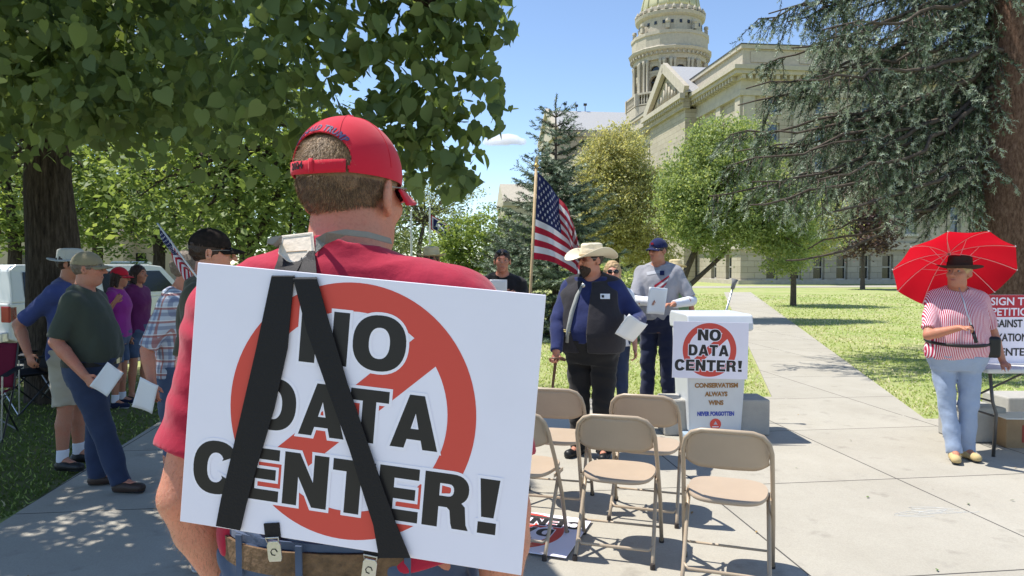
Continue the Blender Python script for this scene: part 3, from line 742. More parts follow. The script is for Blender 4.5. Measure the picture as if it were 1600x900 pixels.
# ------------------------------------------------------------------ grass blades
def inpoly(x, y, poly):
    r = np.zeros(len(x), bool); n_ = len(poly)
    for i in range(n_):
        x1, y1 = poly[i]; x2, y2 = poly[(i+1) % n_]
        c_ = ((y1 > y) != (y2 > y)) & (x < (x2-x1)*(y-y1)/(y2-y1+1e-12)+x1); r ^= c_
    return r
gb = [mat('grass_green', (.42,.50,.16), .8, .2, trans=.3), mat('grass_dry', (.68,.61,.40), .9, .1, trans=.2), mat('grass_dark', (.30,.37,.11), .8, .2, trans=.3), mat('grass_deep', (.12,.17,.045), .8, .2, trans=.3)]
def blades(name, poly, N, near, dr0=.25):
    xs = np.array([p[0] for p in poly]); ys = np.array([p[1] for p in poly])
    x = nr.uniform(xs.min(), xs.max(), N); u = nr.random(N); y0, y1 = ys.min(), ys.max(); y = 1/(u/y1+(1-u)/y0)
    k = inpoly(x, y, poly); x, y = x[k], y[k]; N = len(x)
    hgt = nr.uniform(.014, .034, N)*(1+.02*y); wd = .004+.0008*y; a = nr.uniform(0, 6.28, N)
    lx, ly = nr.normal(0, .018, N), nr.normal(0, .018, N)
    V = np.zeros((N, 3, 3)); V[:,0] = np.stack([x-np.cos(a)*wd, y-np.sin(a)*wd, np.zeros(N)], 1); V[:,1] = np.stack([x+np.cos(a)*wd, y+np.sin(a)*wd, np.zeros(N)], 1)
    V[:,2] = np.stack([x+lx, y+ly, hgt], 1)
    pat = np.sin(x*1.7+1.3*np.sin(y*.9))+np.sin(y*1.1+x*.6)
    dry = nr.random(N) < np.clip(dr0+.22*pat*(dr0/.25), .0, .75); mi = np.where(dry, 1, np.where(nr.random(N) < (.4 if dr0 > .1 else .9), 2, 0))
    if dr0 < .1: mi = np.where(mi == 2, 3, mi)  # left patch: blade colour darkened for the tree shade, greener too
    o = np_mesh(name, V.reshape(-1, 3), np.arange(3*N).reshape(-1, 3), gb, mi); tag(o, 'short green and straw coloured lawn grass beside the walks', 'grass', kind='stuff')
blades('grass', [(pl[0]-4.5, 8.25), (pl[0], 8.45), g2(1131, 460), (-1.3, 40), (-1.3, 8.2)], 50000, 8)
blades('grass', [(pr[0]+.03, 7.27), (14, 7.3), (30, 30), (30, 40), g2(1176, 462)], 90000, 7, .28)
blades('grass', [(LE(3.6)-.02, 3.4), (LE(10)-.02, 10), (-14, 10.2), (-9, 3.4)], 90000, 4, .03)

# ------------------------------------------------------------------ foliage
def leafmats(name, cols, trans=.38):
    return [mat(f'{name}_{i}', c, .55, .35, trans=trans) for i, c in enumerate(cols)]
LM_LIN = leafmats('linden_leaf', [(.115,.165,.060), (.14,.195,.065), (.18,.235,.08), (.08,.12,.045)], .5)
LM_MAP = leafmats('yellow_green_leaf', [(.44,.43,.21), (.35,.36,.16), (.54,.51,.27)], .42)
LM_ASH = leafmats('ash_leaf', [(.29,.37,.15), (.21,.28,.11), (.41,.47,.21)], .42)
LM_LIM = leafmats('bright_leaf', [(.19,.26,.075), (.13,.19,.05), (.28,.35,.11)], .45)
LM_PLM = leafmats('plum_leaf', [(.13,.08,.08), (.09,.055,.06), (.20,.14,.12)], .25)
LM_FAR = leafmats('far_leaf', [(.13,.20,.055), (.09,.15,.045), (.20,.28,.08)], .4)
BARK = mat('bark', (.085,.068,.055), .95, .1); n = NB(BARK); ob = n.obj()
mp = n.n('ShaderNodeMapping'); mp.inputs['Scale'].default_value = (9, 9, 1.3); n.l(ob, mp.inputs[0])
f = n.noise(mp.outputs[0], 3.0, 7, .75); c = n.ramp(f, [(.32, (.022,.017,.014)), (.5, (.085,.066,.05)), (.7, (.17,.135,.105))]); n.l(c, n.b.inputs['Base Color']); n.bump(f, 1.0, .06)
BARKR = mat('spruce_bark', (.11,.07,.05), .95, .1); n = NB(BARKR); ob = n.obj()
mp = n.n('ShaderNodeMapping'); mp.inputs['Scale'].default_value = (14, 14, 5); n.l(ob, mp.inputs[0])
f = n.noise(mp.outputs[0], 2.2, 7, .75); c = n.ramp(f, [(.32, (.07,.04,.028)), (.5, (.19,.11,.075)), (.7, (.33,.21,.15))]); n.l(c, n.b.inputs['Base Color']); n.bump(f, 1.0, .05)
BARKT = mat('thin_bark', (.10,.08,.065), .9, .1, var=.3, vscale=15, bump=.5, bscale=60)

HEART = np.array([(0,-.40,0), (.18,-.50,.03), (.38,-.40,.06), (.48,-.12,.09), (.42,.14,.08), (.24,.38,.04), (.07,.55,-.02), (0,.72,-.09), (-.07,.55,-.02), (-.24,.38,.04), (-.42,.14,.08), (-.48,-.12,.09), (-.38,-.40,.06), (-.18,-.50,.03)])
DIAM = np.array([(0,-.55,0), (.30,0,.06), (0,.6,-.03), (-.30,0,.06)])
def leaves(C, size, mats, name, parent, shape='d', up=.55, droop=0.0, sizevar=.35, seed=1):
    r = np.random.default_rng(seed); N = len(C); T = HEART if shape == 'h' else DIAM; k = len(T)
    nrm = r.normal(size=(N, 3)); nrm[:,2] = np.abs(nrm[:,2])*.6+up*1.6; nrm /= np.linalg.norm(nrm, axis=1)[:,None]
    a = r.normal(size=(N, 3)); a[:,2] -= droop*2; a -= nrm*(a*nrm).sum(1)[:,None]; a /= np.linalg.norm(a, axis=1)[:,None]
    b = np.cross(nrm, a); s = size*(1+sizevar*r.normal(size=N)).clip(.5, 1.8)
    V = C[:,None,:] + s[:,None,None]*(T[None,:,0,None]*b[:,None,:]+T[None,:,1,None]*a[:,None,:]+T[None,:,2,None]*nrm[:,None,:])
    F = np.arange(N*k).reshape(N, k)
    mi = r.choice(len(mats), N, p=np.array([.4,.3,.2,.1])[:len(mats)]/sum([.4,.3,.2,.1][:len(mats)]))
    if shape == 'h': 
        idx = F; F = np.concatenate([idx[:, [0,1,2,3]], idx[:, [0,3,4,4]]]) if 0 else idx
    return np_mesh(name, V.reshape(-1, 3), F, mats, mi, parent)
def clumps(blobs, ncl, per, sig, seed, shell=.55):
    """leaf centres gathered in clumps spread through ellipsoid blobs"""
    r = np.random.default_rng(seed); vol = np.array([b[1][0]*b[1][1]*b[1][2] for b in blobs])**.75; pr_ = vol/vol.sum(); out = []; cc = []
    for _ in range(ncl):
        b = blobs[r.choice(len(blobs), p=pr_)]; d = r.normal(size=3); d /= np.linalg.norm(d); q = (shell+(1-shell)*r.random()**.6)*(1+.10*r.normal())
        c = np.array(b[0])+d*q*np.array(b[1]); cc.append(c)
        m_ = max(4, int(per*r.uniform(.4, 1.6))); sg = sig*r.uniform(.6, 1.4); out.append(c+r.normal(size=(m_, 3))*sg*np.array((1, 1, .6)))
    return np.concatenate(out), cc
def limb(b, p0, p1, r0, r1, sag=.1, n_=6, wob=.06, seed=0):
    r = random.Random(seed); p0, p1 = Vector(p0), Vector(p1); L = (p1-p0).length; pts = []
    for i in range(n_+1):
        t = i/n_; p = p0.lerp(p1, t); p.z += math.sin(t*math.pi)*L*sag; 
        if 0 < i < n_: p += Vector([r.uniform(-1, 1)*wob*L for _ in range(3)])*.5
        pts.append(p)
    b.tube(pts, [r0+(r1-r0)*i/n_ for i in range(n_+1)], 8); return pts
def broadleaf(name, label, base, trunk, r0, blobs, ncl, per, sig, size, mats, seed, shape='d', bark=BARKT, up=.5, group=None, nb=14, extra_trunks=(), shell=.55, cut=None, cat='tree'):
    g = empty(name, base, 0, label, cat, group); b = MB(); B0 = Vector(base)
    tp = [Vector(p) for p in trunk]; N = len(tp)
    b.tube([Vector((0,0,-.1))]+tp, [r0*1.35]+[r0*(1-.6*i/max(1, N-1)) for i in range(N)], 14)
    for et, er in extra_trunks: b.tube([Vector(p) for p in et], [er*(1-.5*i/(len(et)-1)) for i in range(len(et))], 10)
    C, cc = clumps(blobs, ncl, per, sig, seed, shell); rr = random.Random(seed)
    ends = [t for t in ([tp[-1]]+[Vector(e[0][-1]) for e in extra_trunks])]
    for i in range(nb):
        e = ends[i % len(ends)]; t = Vector(cc[rr.randrange(len(cc))]); limb(b, e+Vector((0,0,-.05)), t, r0*.36, r0*.06, .04, 6, .07, seed+i)
    b.build('trunk', bark, g, smooth=True)
    if cut is not None: C = C[~cut(C)]
    leaves(C, size, mats, 'crown', g, shape, up, .9 if shape == 'h' else .15, seed=seed)
    return g

# needles
NM = [mat('needle_blue', (.165,.22,.145), .6, .3), mat('needle_green', (.085,.125,.065), .6, .3), mat('needle_pale', (.42,.48,.36), .6, .3), mat('needle_dark', (.035,.045,.025), .7, .2)]  # needle_dark paints the shade inside the boughs; pale tips are new growth
NML = [mat('needle_mid', (.085,.125,.085), .6, .3), mat('needle_green', (0,0,0)), mat('needle_olive', (.16,.18,.10), .6, .3), mat('needle_dark', (0,0,0))]
def needle_shoots(P0, D, L, name, parent, mats, nn=16, nl=.03, w=.004, seed=1, bright=None):
    """one spiky shoot per row: P0 start, D unit direction, L length"""
    r = np.random.default_rng(seed); N = len(P0); A = r.normal(size=(N, 3)); A -= D*(A*D).sum(1)[:,None]; A /= np.linalg.norm(A, axis=1)[:,None]; B = np.cross(D, A)
    t = np.linspace(.0, 1, nn)[None,:]+r.uniform(-.04, .04, (N, nn)); ph = (np.arange(nn)*2.4)[None,:]+r.uniform(0, 6.3, (N, 1))
    o = A[:,None,:]*np.cos(ph)[...,None]+B[:,None,:]*np.sin(ph)[...,None]
    base = P0[:,None,:]+D[:,None,:]*(t*L[:,None])[...,None]; dirn = o*.8+D[:,None,:]*.62
    side = np.cross(dirn, o); side = np.cross(D[:,None,:]+0*o, o)
    ln = nl*(1-.35*np.abs(t-.4))[...,None]
    V = np.stack([base-side*w, base+side*w, base+dirn*ln], 2)
    F = np.arange(N*nn*3).reshape(-1, 3); m0 = r.choice(len(mats), N, p=[.40,.28,.14,.18]) if bright is None else bright
    return np_mesh(name, V.reshape(-1, 3), F, mats, np.repeat(m0, nn), parent)

# ---- big spruce on the right
def big_spruce():
    bx, by = 7.66, 11.0; g = empty('spruce_tree', (bx, by, 0), 0, 'big old blue spruce with thick reddish trunk and long drooping limbs on the right', 'tree')
    b = MB(); zs = [-.1, .0, .5, 1.5, 3, 5, 7, 10, 14]; rs = [.75, .62, .52, .46, .43, .37, .31, .22, .05]
    b.tube([Vector((.02*z, 0, z)) for z in zs], rs, 28); r = random.Random(5); P0, D, L, BR = [], [], [], []
    br = MB()
    spec = []
    for i in range(42):
        z = 3.3+i*.16; az = R(r.uniform(118, 262)); Lb = r.uniform(3.0, 4.4)*(1-.25*(z-3)/7); spec.append((z, az, Lb))
    for i in range(16):
        z = 3.3+i*.4; az = R(r.uniform(-95, 100)); spec.append((z, az, r.uniform(2.2, 3.6)))
    spec = [q for q in spec if not (math.degrees(q[1]) % 360 > 202 and math.degrees(q[1]) % 360 < 345 and q[0] < 7.5)]; spec += [(r.uniform(3.6, 7.4), R(r.uniform(138, 200)), r.uniform(2.2, 4.2)) for _ in range(14)]; spec += [(3.3, R(186), 3.7), (3.2, R(168), 2.6), (3.6, R(192), 4.5), (4.2, R(180), 4.7), (3.6, R(198), 3.6), (5.0, R(178), 4.3), (4.6,R(186),4.2), (3.1,R(176),3.0)]
    for z, az, Lb in spec:
        d = Vector((math.cos(az), math.sin(az), 0)); pts = []; N = 12; dr = r.uniform(.18, .55)
        for i in range(N+1):
            t = i/N; wob = Vector((r.uniform(-1,1), r.uniform(-1,1), r.uniform(-.8,.8)))*.09
            pts.append(Vector((.02*z, 0, z))+d*(Lb*t)+Vector((0,0,-Lb*dr*(1.35*t-.55*t*t)*1.05))+wob*(0 if i == 0 else 1))
        br.tube(pts, [.042*(1-.85*i/N)+.005 for i in range(N+1)], 7)
        ns = int(Lb*20); ph = r.uniform(0, 6)
        for k in range(ns):
            if math.sin(k/ns*Lb*4.2+ph) < -.20: continue
            t = .07+.93*(k+r.random())/ns; i = min(N-1, int(t*N)); p = pts[i].lerp(pts[i+1], t*N-i); dd = (pts[i+1]-pts[i]).normalized()
            side = Vector((-dd.y, dd.x, 0)).normalized()*(1 if k % 2 else -1)
            l2 = r.uniform(.35, .95)*(1.2-.50*t)*(1 if r.random() > .25 else 1.3)
            if p.x < 6.9-bx and p.z < 2.45+.5*r.random(): continue
            sd = (side*r.uniform(.3, 1)+dd*r.uniform(.1, .8)+Vector((0,0,-r.uniform(.15, 1.6)))).normalized()
            q = p+sd*l2+Vector((0,0,-.10*l2)); q.z = max(q.z, 2.15 if q.x < 6.5-bx else 0); br.tube([p, p.lerp(q, .5)+Vector((0,0,.03)), q], [.009, .006, .003], 4)
            m_ = int(l2/.050)
            for j in range(m_):
                tt = (j+.8)/m_; pp = p.lerp(q, tt)+Vector((0,0,.03*math.sin(tt*3.1))); s2 = (sd*r.uniform(.3,.9)+Vector((r.uniform(-1,1), r.uniform(-1,1), r.uniform(-.9,.35)))*.75).normalized()
                P0.append(pp); D.append(s2); L.append(r.uniform(.07, .17)); BR.append(2 if (tt > .66 and r.random() < .6) else r.choice([0,0,0,1,1,3,3]) )
    b.build('trunk', BARKR, g, smooth=True); br.build('branch', BARKT, g, smooth=True)
    needle_shoots(np.array([tuple(p) for p in P0]), np.array([tuple(p) for p in D]), np.array(L), 'crown', g, NM, 12, .050, .0075, 3, np.array(BR))
big_spruce()

def cone_spruce(name, label, base, H, Rb, seed, mats, tiers=22, per=13, shoot=.16, nl=.05, top_spike=.5, nn=12):
    g = empty(name, base, 0, label, 'tree'); b = MB(); b.tube([(0,0,-.1), (0,0,H*.5), (0,0,H)], [.09*H/5, .05*H/5, .008], 8); r = random.Random(seed); P0, D, L = [], [], []
    br = MB()
    for i in range(tiers):
        z = .12+(H-.35)*(i/tiers)**.92; Rl = Rb*(1-z/H)**.8*r.uniform(.86, 1.12)+.08
        for k in range(per if z < H*.7 else max(5, per//2)):
            az = r.uniform(0, 6.283); Lb = Rl*r.uniform(.75, 1.12); d = Vector((math.cos(az), math.sin(az), 0)); slope = -.28+.75*(z/H)
            N = 5; pts = [Vector((0,0,z))+d*Lb*t/N+Vector((0,0,Lb*(slope*t/N+.22*(t/N)**2))) for t in range(N+1)]
            br.tube(pts, [.014*(1-.8*t/N) for t in range(N+1)], 4)
            m_ = int(Lb/.05)
            for j in range(m_):
                t = .2+.8*(j+r.random())/m_; a = min(N-1, int(t*N)); p = pts[a].lerp(pts[a+1], t*N-a); side = Vector((-d.y, d.x, 0))*(1 if j % 2 else -1)
                l2 = .34*Lb*(1.1-t)*r.uniform(.5, 1.2)+.03
                for q in range(max(1, int(l2/.08))):
                    pp = p+side*l2*(q/ max(1, int(l2/.08)))*.9+d*.3*l2*q/ max(1, int(l2/.08)); P0.append(pp); D.append((side*r.uniform(.3,1)+d*r.uniform(.3,1)+Vector((0,0,r.uniform(-.35,.45)))).normalized()); L.append(shoot*r.uniform(.6, 1.3))
    for q in range(10):
        P0.append(Vector((0,0,H-.4+q*.04))); D.append(Vector((r.uniform(-.4,.4), r.uniform(-.4,.4), 1)).normalized()); L.append(.12)
    b.build('trunk', BARKT, g, smooth=True); br.build('branch', BARKT, g)
    needle_shoots(np.array([tuple(p) for p in P0]), np.array([tuple(p) for p in D]), np.array(L), 'crown', g, mats, nn, nl*1.3, .0105, seed)
    return g
def at(px, Y): return ((px-800)/FPX*Y, Y, 0)
cone_spruce('blue_spruce', 'dense blue spruce growing from the lawn behind the big flag', at(868, 15.5), 5.25, 1.75, 11, NM)
cone_spruce('blue_spruce', 'smaller pale spruce standing left of the flag pole behind the man in black', at(795, 17.5), 2.9, 1.2, 12, NM, 14, 12)

# ---- linden over the left
def lcut(C):   # drops leaves whose shadow would fall on the sunny walk; trims crown outline
    d = C+np.array(LB)[None,:]; X, Y, Z = d[:,0], d[:,1], d[:,2]; px = 800+FPX*X/np.maximum(Y, .1); py = HORIZ-FPX*(Z-HC)/np.maximum(Y, .1)
    xs = X+.46*Z
    lim = 25*np.sin(py*.05)+12*np.sin(py*.13)
    return ((Y < 3.0) & (px > -500)) | ((Y > 3.45) & (Y < 7.0) & (xs > .25)) | ((Y >= 7.0) & (xs > 1.1)) | ((px > 795+lim-np.clip(py-215, 0, 200)*.9) & (py > -60)) | ((py > 300+15*np.sin(px*.03)) & (px > 640) & (px < 900)) | ((py > 280+20*np.sin(px*.021)) & (px > 130) & (px <= 640))
LB = (-5.40, 8.4, 0)
def lb(px, py, Y, r): v = P(px, py, Y); return ((v.x-LB[0], v.y-LB[1], v.z), r)
blobs = [((.0,-.6,5.2), (2.9,2.6,2.1)), ((.2,-4.1,4.0), (2.2,1.1,1.3)), ((-1.8,-3.2,4.3), (2.0,1.6,1.6)), ((1.0,-1.2,3.9), (1.8,1.4,1.1)),
         ((.6,-.5,7.0), (3.0,2.8,1.6)), ((-2.5,0.6,5.4), (2.8,2.4,2.2)), ((-.3,-3.6,3.15),(1.3,.7,.35)), ((1.2,-3.0,2.95),(.9,.6,.35)),
         lb(690,60,3.0,(.34,.35,.38)), lb(600,110,3.1,(.42,.35,.38)), lb(500,90,3.2,(.5,.4,.45)), lb(400,80,3.5,(.55,.5,.5)), lb(690,190,2.95,(.26,.3,.26)), lb(640,230,3.1,(.3,.3,.26)), lb(560,-60,3.1,(.6,.4,.35)), lb(700,-60,3.0,(.35,.4,.25)), lb(300,60,3.9,(.7,.5,.6)), lb(150,60,4.0,(.8,.5,.6)), lb(700,250,3.3,(.22,.25,.14)), lb(30,100,4.2,(.7,.5,.6)), lb(735,110,3.0,(.22,.3,.30)), lb(720,210,3.1,(.22,.25,.22)), lb(660,255,3.2,(.3,.25,.15)), lb(720,20,3.0,(.25,.3,.3)), lb(450,180,3.4,(.5,.3,.25)), lb(250,170,4.0,(.7,.4,.35)), ((-3.2,-2.0,5.4),(2.8,2.4,1.6)), ((-2.6,-4.0,4.6),(2.2,1.6,1.2))]  # last two blobs: unseen crown added to shade the left lawn
broadleaf('linden_tree', 'large linden with thick furrowed trunk and dark heart-shaped leaves overhead on the left', LB, [(0,0,0), (-.03,0,.6), (-.05,0,1.6), (-.08,-.05,2.6), (0,-.1,3.6), (.2,-.2,5)], .385, blobs, 2600, 50, .17, .060, LM_LIN, 21, 'h', BARK, .12, nb=40,
          extra_trunks=[(((0,0,2.9), (.7,-1.2,3.9), (1.7,-2.6,4.3), (3.0,-4.2,4.1), (3.9,-5.2,3.5)), .085), (((0,0,2.8), (-.3,-1.2,3.9), (0,-2.6,4.4), (.4,-3.6,4.4)), .12), (((0,0,3), (-1.2,-.4,3.8), (-2.4,0,4.8)), .15)], shell=.2, cut=lcut)

# ---- middle trees
X0, Y0, _ = at(962, 24)
broadleaf('maple_tree', 'rounded maple with yellow-green leaves between the spruce and the ash', (X0, Y0, 0), [(0,0,0), (.03,0,1.2), (.05,0,2.4), (0,0,3.6)], .11, [((0,0,4.0), (1.3,1.2,2.0)), ((.15,0,5.3), (.9,.9,1.0)), ((-.45,0,4.9),(.9,.8,1.1)), ((.9,-.2,2.9),(1.1,.9,1.1)), ((-.5,0,2.7),(1.0,.9,1.0)), ((1.1,0,4.2),(.7,.7,.8)), ((1.1,0,1.9),(1.0,.8,.7))], 1200, 42, .16, .078, LM_MAP, 31, up=.15, nb=20, shell=.35)
X0, Y0, _ = at(1052, 20)
broadleaf('ash_tree', 'leaning green ash tree with forked trunk in front of the capitol', (X0, Y0, 0), [(0,0,0), (.12,0,.7), (.4,0,1.5), (.75,0,2.3), (1.0,0,3.4)], .13,
          [((1.1,0,3.7), (1.35,1.3,1.5)), ((1.5,0,4.9), (1.0,1.0,1.0)), ((2.2,0,3.3), (1.4,1.1,1.15)), ((.35,-.2,3.0), (.85,.9,.95)), ((3.0,.1,2.6), (1.0,.8,.7)), ((1.2,-.3,2.5),(1.1,.8,.7)), ((.6,0,4.4),(.8,.7,.8)), ((2.4,0,4.4),(.7,.6,.7)), ((3.6,.1,3.3),(.8,.7,.7)), ((.0,-.2,3.6),(.6,.6,.7)), ((3.2,0,1.9),(.9,.7,.6)), ((.9,0,5.2),(.6,.6,.6))], 1650, 42, .15, .070, LM_ASH, 32, up=.15, nb=34,
          extra_trunks=[(((.12,0,.7), (.6,-.1,1.15), (1.25,-.1,1.75), (2.0,-.1,2.6)), .085)], shell=.35)
X0, Y0, _ = at(1240, 27)
broadleaf('ash_tree', 'paler ash tree behind the leaning one, nearer the capitol wall', (X0, Y0, 0), [(0,0,0), (0,0,2.0), (.1,0,3.2)], .12, [((0,0,3.1), (1.9,1.4,1.5)), ((-.9,0,4.4), (1.0,1,1.1)), ((.6,0,2.5),(1.4,1.1,.9))], 420, 36, .2, .09, LM_MAP[:1]+LM_ASH[:2], 36, nb=16, shell=.4)
X0, Y0, _ = at(1348, 44)
broadleaf('plum_tree', 'small round purple-leaved plum tree on the lawn before the capitol', (X0, Y0, 0), [(0,0,0), (0,0,1.2), (0,0,2.6)], .16, [((0,0,3.6), (2.1,1.9,1.7)), ((.1,0,5.0), (1.5,1.4,1.5))], 260, 40, .28, .16, LM_PLM, 33, nb=14, shell=.4)
X0, Y0, _ = at(742, 24)
broadleaf('shrub_tree', 'bright lime-green small tree behind the man in the black tee', (X0, Y0, 0), [(0,0,0), (0,0,.8), (.1,0,1.6)], .08, [((0,0,2.3), (1.35,1.1,1.1)), ((.5,0,2.9), (.8,.8,.75)), ((-.8,0,1.9), (.9,.8,.9)), ((0,0,1.0),(1.3,1,.9))], 300, 34, .15, .10, LM_LIM, 34, nb=12, shell=.4)
X0, Y0, _ = at(655, 40)
broadleaf('willow_tree', 'pale feathery tree seen past the shoulder of the man in red', (X0, Y0, 0), [(0,0,0), (0,0,2.5), (.3,0,4.0)], .2, [((0,0,4.3), (2.9,2,2.9)), ((1.6,0,5.0), (2.0,1.5,1.8))], 260, 34, .32, .13, leafmats('willow_leaf', [(.22,.26,.13), (.17,.21,.10), (.3,.34,.18)]), 35, nb=30, shell=.4)
# ---- park trees across the street, each its own crown
for i, (px, Y, H_, Rr, mm, lab) in enumerate([
    (380, 17, 6.8, 2.6, LM_LIM, 'sunlit tree with dark forked trunk behind the camouflage cap'),
    (245, 24, 7.6, 3.5, LM_LIM, 'broad bright tree across the street right of the linden trunk'),
    (150, 31, 9.0, 4.0, LM_FAR, 'tall mid-green tree across the street just right of the linden trunk'),
    (20, 24, 8.2, 3.7, LM_LIM, 'broad sunlit tree behind the parked truck at the left edge'),
    (-120, 30, 9, 4, LM_FAR, 'dark tree standing beyond the left edge of the parked truck'),
    (470, 33, 9.5, 3.8, LM_FAR, 'tall tree right behind the cap of the man in red'),
    (560, 45, 9.0, 4.2, LM_FAR, 'distant tree hidden mostly by the man in red'),
    (330, 46, 11, 5, LM_FAR, 'tallest distant tree between the two sunlit ones'),
    (60, 48, 12, 5, LM_FAR, 'distant tree showing over the parked truck')]):
    X0, Y0, _ = at(px, Y); q = H_*.42
    broadleaf('park_tree', lab, (X0, Y0, 0), [(0,0,0), (.1,0,q*.6), (.0,0,q), (-.2,0,q*1.4)], .10+.018*H_, [((0,0,H_*.62), (Rr,Rr*.8,H_*.30)), ((-Rr*.4,0,H_*.45), (Rr*.7,Rr*.6,H_*.2)), ((Rr*.45,-.3,H_*.42), (Rr*.65,Rr*.6,H_*.2)), ((0,0,H_*.85), (Rr*.6,Rr*.5,H_*.14))],
              (230 if i % 2 else 310), 34, .34+.004*Y, .12+.002*Y, mm, 50+i, nb=26, bark=BARK, group='trees across the street', extra_trunks=[(((.1,0,q*.6), (.9,.1,q*1.2), (1.6,0,q*1.7)), .10)], shell=.45)
# distant woods
C, cc = clumps([((x_, 0, 2.5+rnd.random()*1.5), (9, 4, 3.4)) for x_ in range(-110, 6, 9)], 950, 34, .8, 77, .5)
o = leaves(C+np.array((0, 78, 0)), .34, LM_FAR, 'distant_woods', None, seed=9); tag(o, 'far belt of green trees closing the view on the left', 'woods', kind='stuff')
# hedge-like low shrubs at building foot (each its own)
for i, px in enumerate((905, 985)):
    X0, Y0, _ = at(px, 33)
    broadleaf('shrub', ['low green shrub under the yellow-green maple', 'low green shrub right of the maple trunk'][i], (X0, Y0, 0), [(0,0,0), (0,0,.4)], .04, [((0,0,.9), (1.5,1.1,.9))], 90, 30, .2, .13, LM_ASH, 70+i, nb=5, cat='shrub')

# ------------------------------------------------------------------ cloud
F = Field(4); cp = P(790, 219, 2400)
for dx, dz, r_ in ((0,0,13), (-26,-2,10), (24,2,11), (-46,-5,7), (42,-3,6), (10,6,10), (-12,5,9), (-62,-6,4), (56,-5,4)): F.ell((cp.x+dx, cp.y, cp.z+dz), (r_*1.5, r_*2, r_*.62), k=10)
F.wrinkle(7, .12, 3, 1.5)
CLM = bpy.data.materials.new('cloud_vapour'); CLM.use_nodes = True; t_ = CLM.node_tree; t_.nodes.remove(t_.nodes['Principled BSDF']); pv = t_.nodes.new('ShaderNodeVolumePrincipled'); pv.inputs['Density'].default_value = .045; pv.inputs['Color'].default_value = (1,1,1,1); pv.inputs['Anisotropy'].default_value = 0.0
t_.links.new(pv.outputs[0], t_.nodes['Material Output'].inputs['Volume'])
o = F.build('cloud', CLM, relax=3); tag(o, kind='structure')

# ------------------------------------------------------------------ capitol
ST = mat('sandstone', (.40,.355,.265), .9, .2); n = NB(ST); ob = n.obj()
bt = n.n('ShaderNodeTexBrick'); bt.inputs['Scale'].default_value = 1; bt.inputs['Mortar Size'].default_value = .012; bt.inputs['Brick Width'].default_value = 1.15; bt.inputs['Row Height'].default_value = .46
bt.inputs['Color1'].default_value = (.46,.41,.32,1); bt.inputs['Color2'].default_value = (.39,.345,.27,1); bt.inputs['Mortar'].default_value = (.2,.175,.13,1)
x, y, z = n.sep(ob); cb = n.n('ShaderNodeCombineXYZ'); n.l(n.math('ADD', x, y), cb.inputs[0]); n.l(z, cb.inputs[1]); n.l(cb.outputs[0], bt.inputs[0])
f = n.noise(ob, 1.3, 6, .7); c = n.mix(n.ramp(f, [(.3, .35), (.7, .0)]), bt.outputs[0], (.30,.255,.17)); n.l(c, n.b.inputs['Base Color']); n.bump(n.math('ADD', n.math('MULTIPLY', bt.outputs['Fac'], -1), n.math('MULTIPLY', f, .4)), .6, .05)
ST2 = mat('smooth_sandstone', (.44,.395,.315), .85, .2, var=.12, vscale=2.5, bump=.2, bscale=20)
GLASS = mat('window_glass', (.05,.08,.13), .06, .9); DARKW = mat('dark_window', (.012,.014,.016), .12, .6); FRW = mat('window_frame_paint', (.55,.52,.45), .6)
ROOFG = mat('grey_roof', (.36,.36,.36), .6, .4, var=.1); GOLD = mat('gold_leaf', (.52,.48,.27), .45, .5, .4, var=.1, vscale=3)
CORN = (17.85, 55.0, 0); cap_ = empty('capitol', CORN, R(6.8), 'pale sandstone domed capitol with pediment and long cornice behind the trees', 'building')
def wall_open(x0, x1, z0, z1, ops, y0, y1, axes='x'):
    """wall slab with rectangular holes; ops (cx, w, za, zb); axes 'x' runs along s, 'y' along t"""
    b = MB(); xs = sorted(set([x0, x1]+[o[0]-o[1]/2 for o in ops]+[o[0]+o[1]/2 for o in ops]))
    for a, c_ in zip(xs[:-1], xs[1:]):
        m_ = (a+c_)/2; hs_ = sorted([(o[2], o[3]) for o in ops if abs(m_-o[0]) < o[1]/2]); z = z0
        for za, zb in hs_+[(z1, z1)]:
            if za-z > .001:
                if axes == 'x': b.bbox((a, y0, z), (c_, y1, za))
                else: b.bbox((y0, a, z), (y1, c_, za))
            z = zb
    return b
rows = [(.35, 2.35, DARKW), (4.0, 6.3, GLASS), (9.0, 10.5, GLASS), (11.1, 12.6, GLASS), (13.4, 14.7, GLASS)]
cols = [2.6+1.95*i for i in range(14)]
cols = [c_ for i, c_ in enumerate(cols)]
ops = [(c_, .95, za, zb) for c_ in cols for za, zb, _ in rows]
tcols = [2.2, 5.2, 11.9, 13.9, 15.9, 21, 24, 27]
opt = [(c_, 1.1, za, zb) for c_ in tcols for za, zb, _ in rows if zb < 14]
wall_open(0, 32, 0, 15.6, ops, 0, .6).build('front_wall', ST, cap_)
wall_open(.6, 29.5, 0, 15.6, opt, 0, .6, 'y').build('side_wall', ST, cap_)
b = MB(); b.bbox((.6, 29.0, 0), (32, 29.6, 15.6)); b.bbox((31.4, .6, 0), (32, 29, 15.6)); b.bbox((.6,.6,15.0), (31.4,29,15.55)); b.build('rear_wall', ST, cap_)
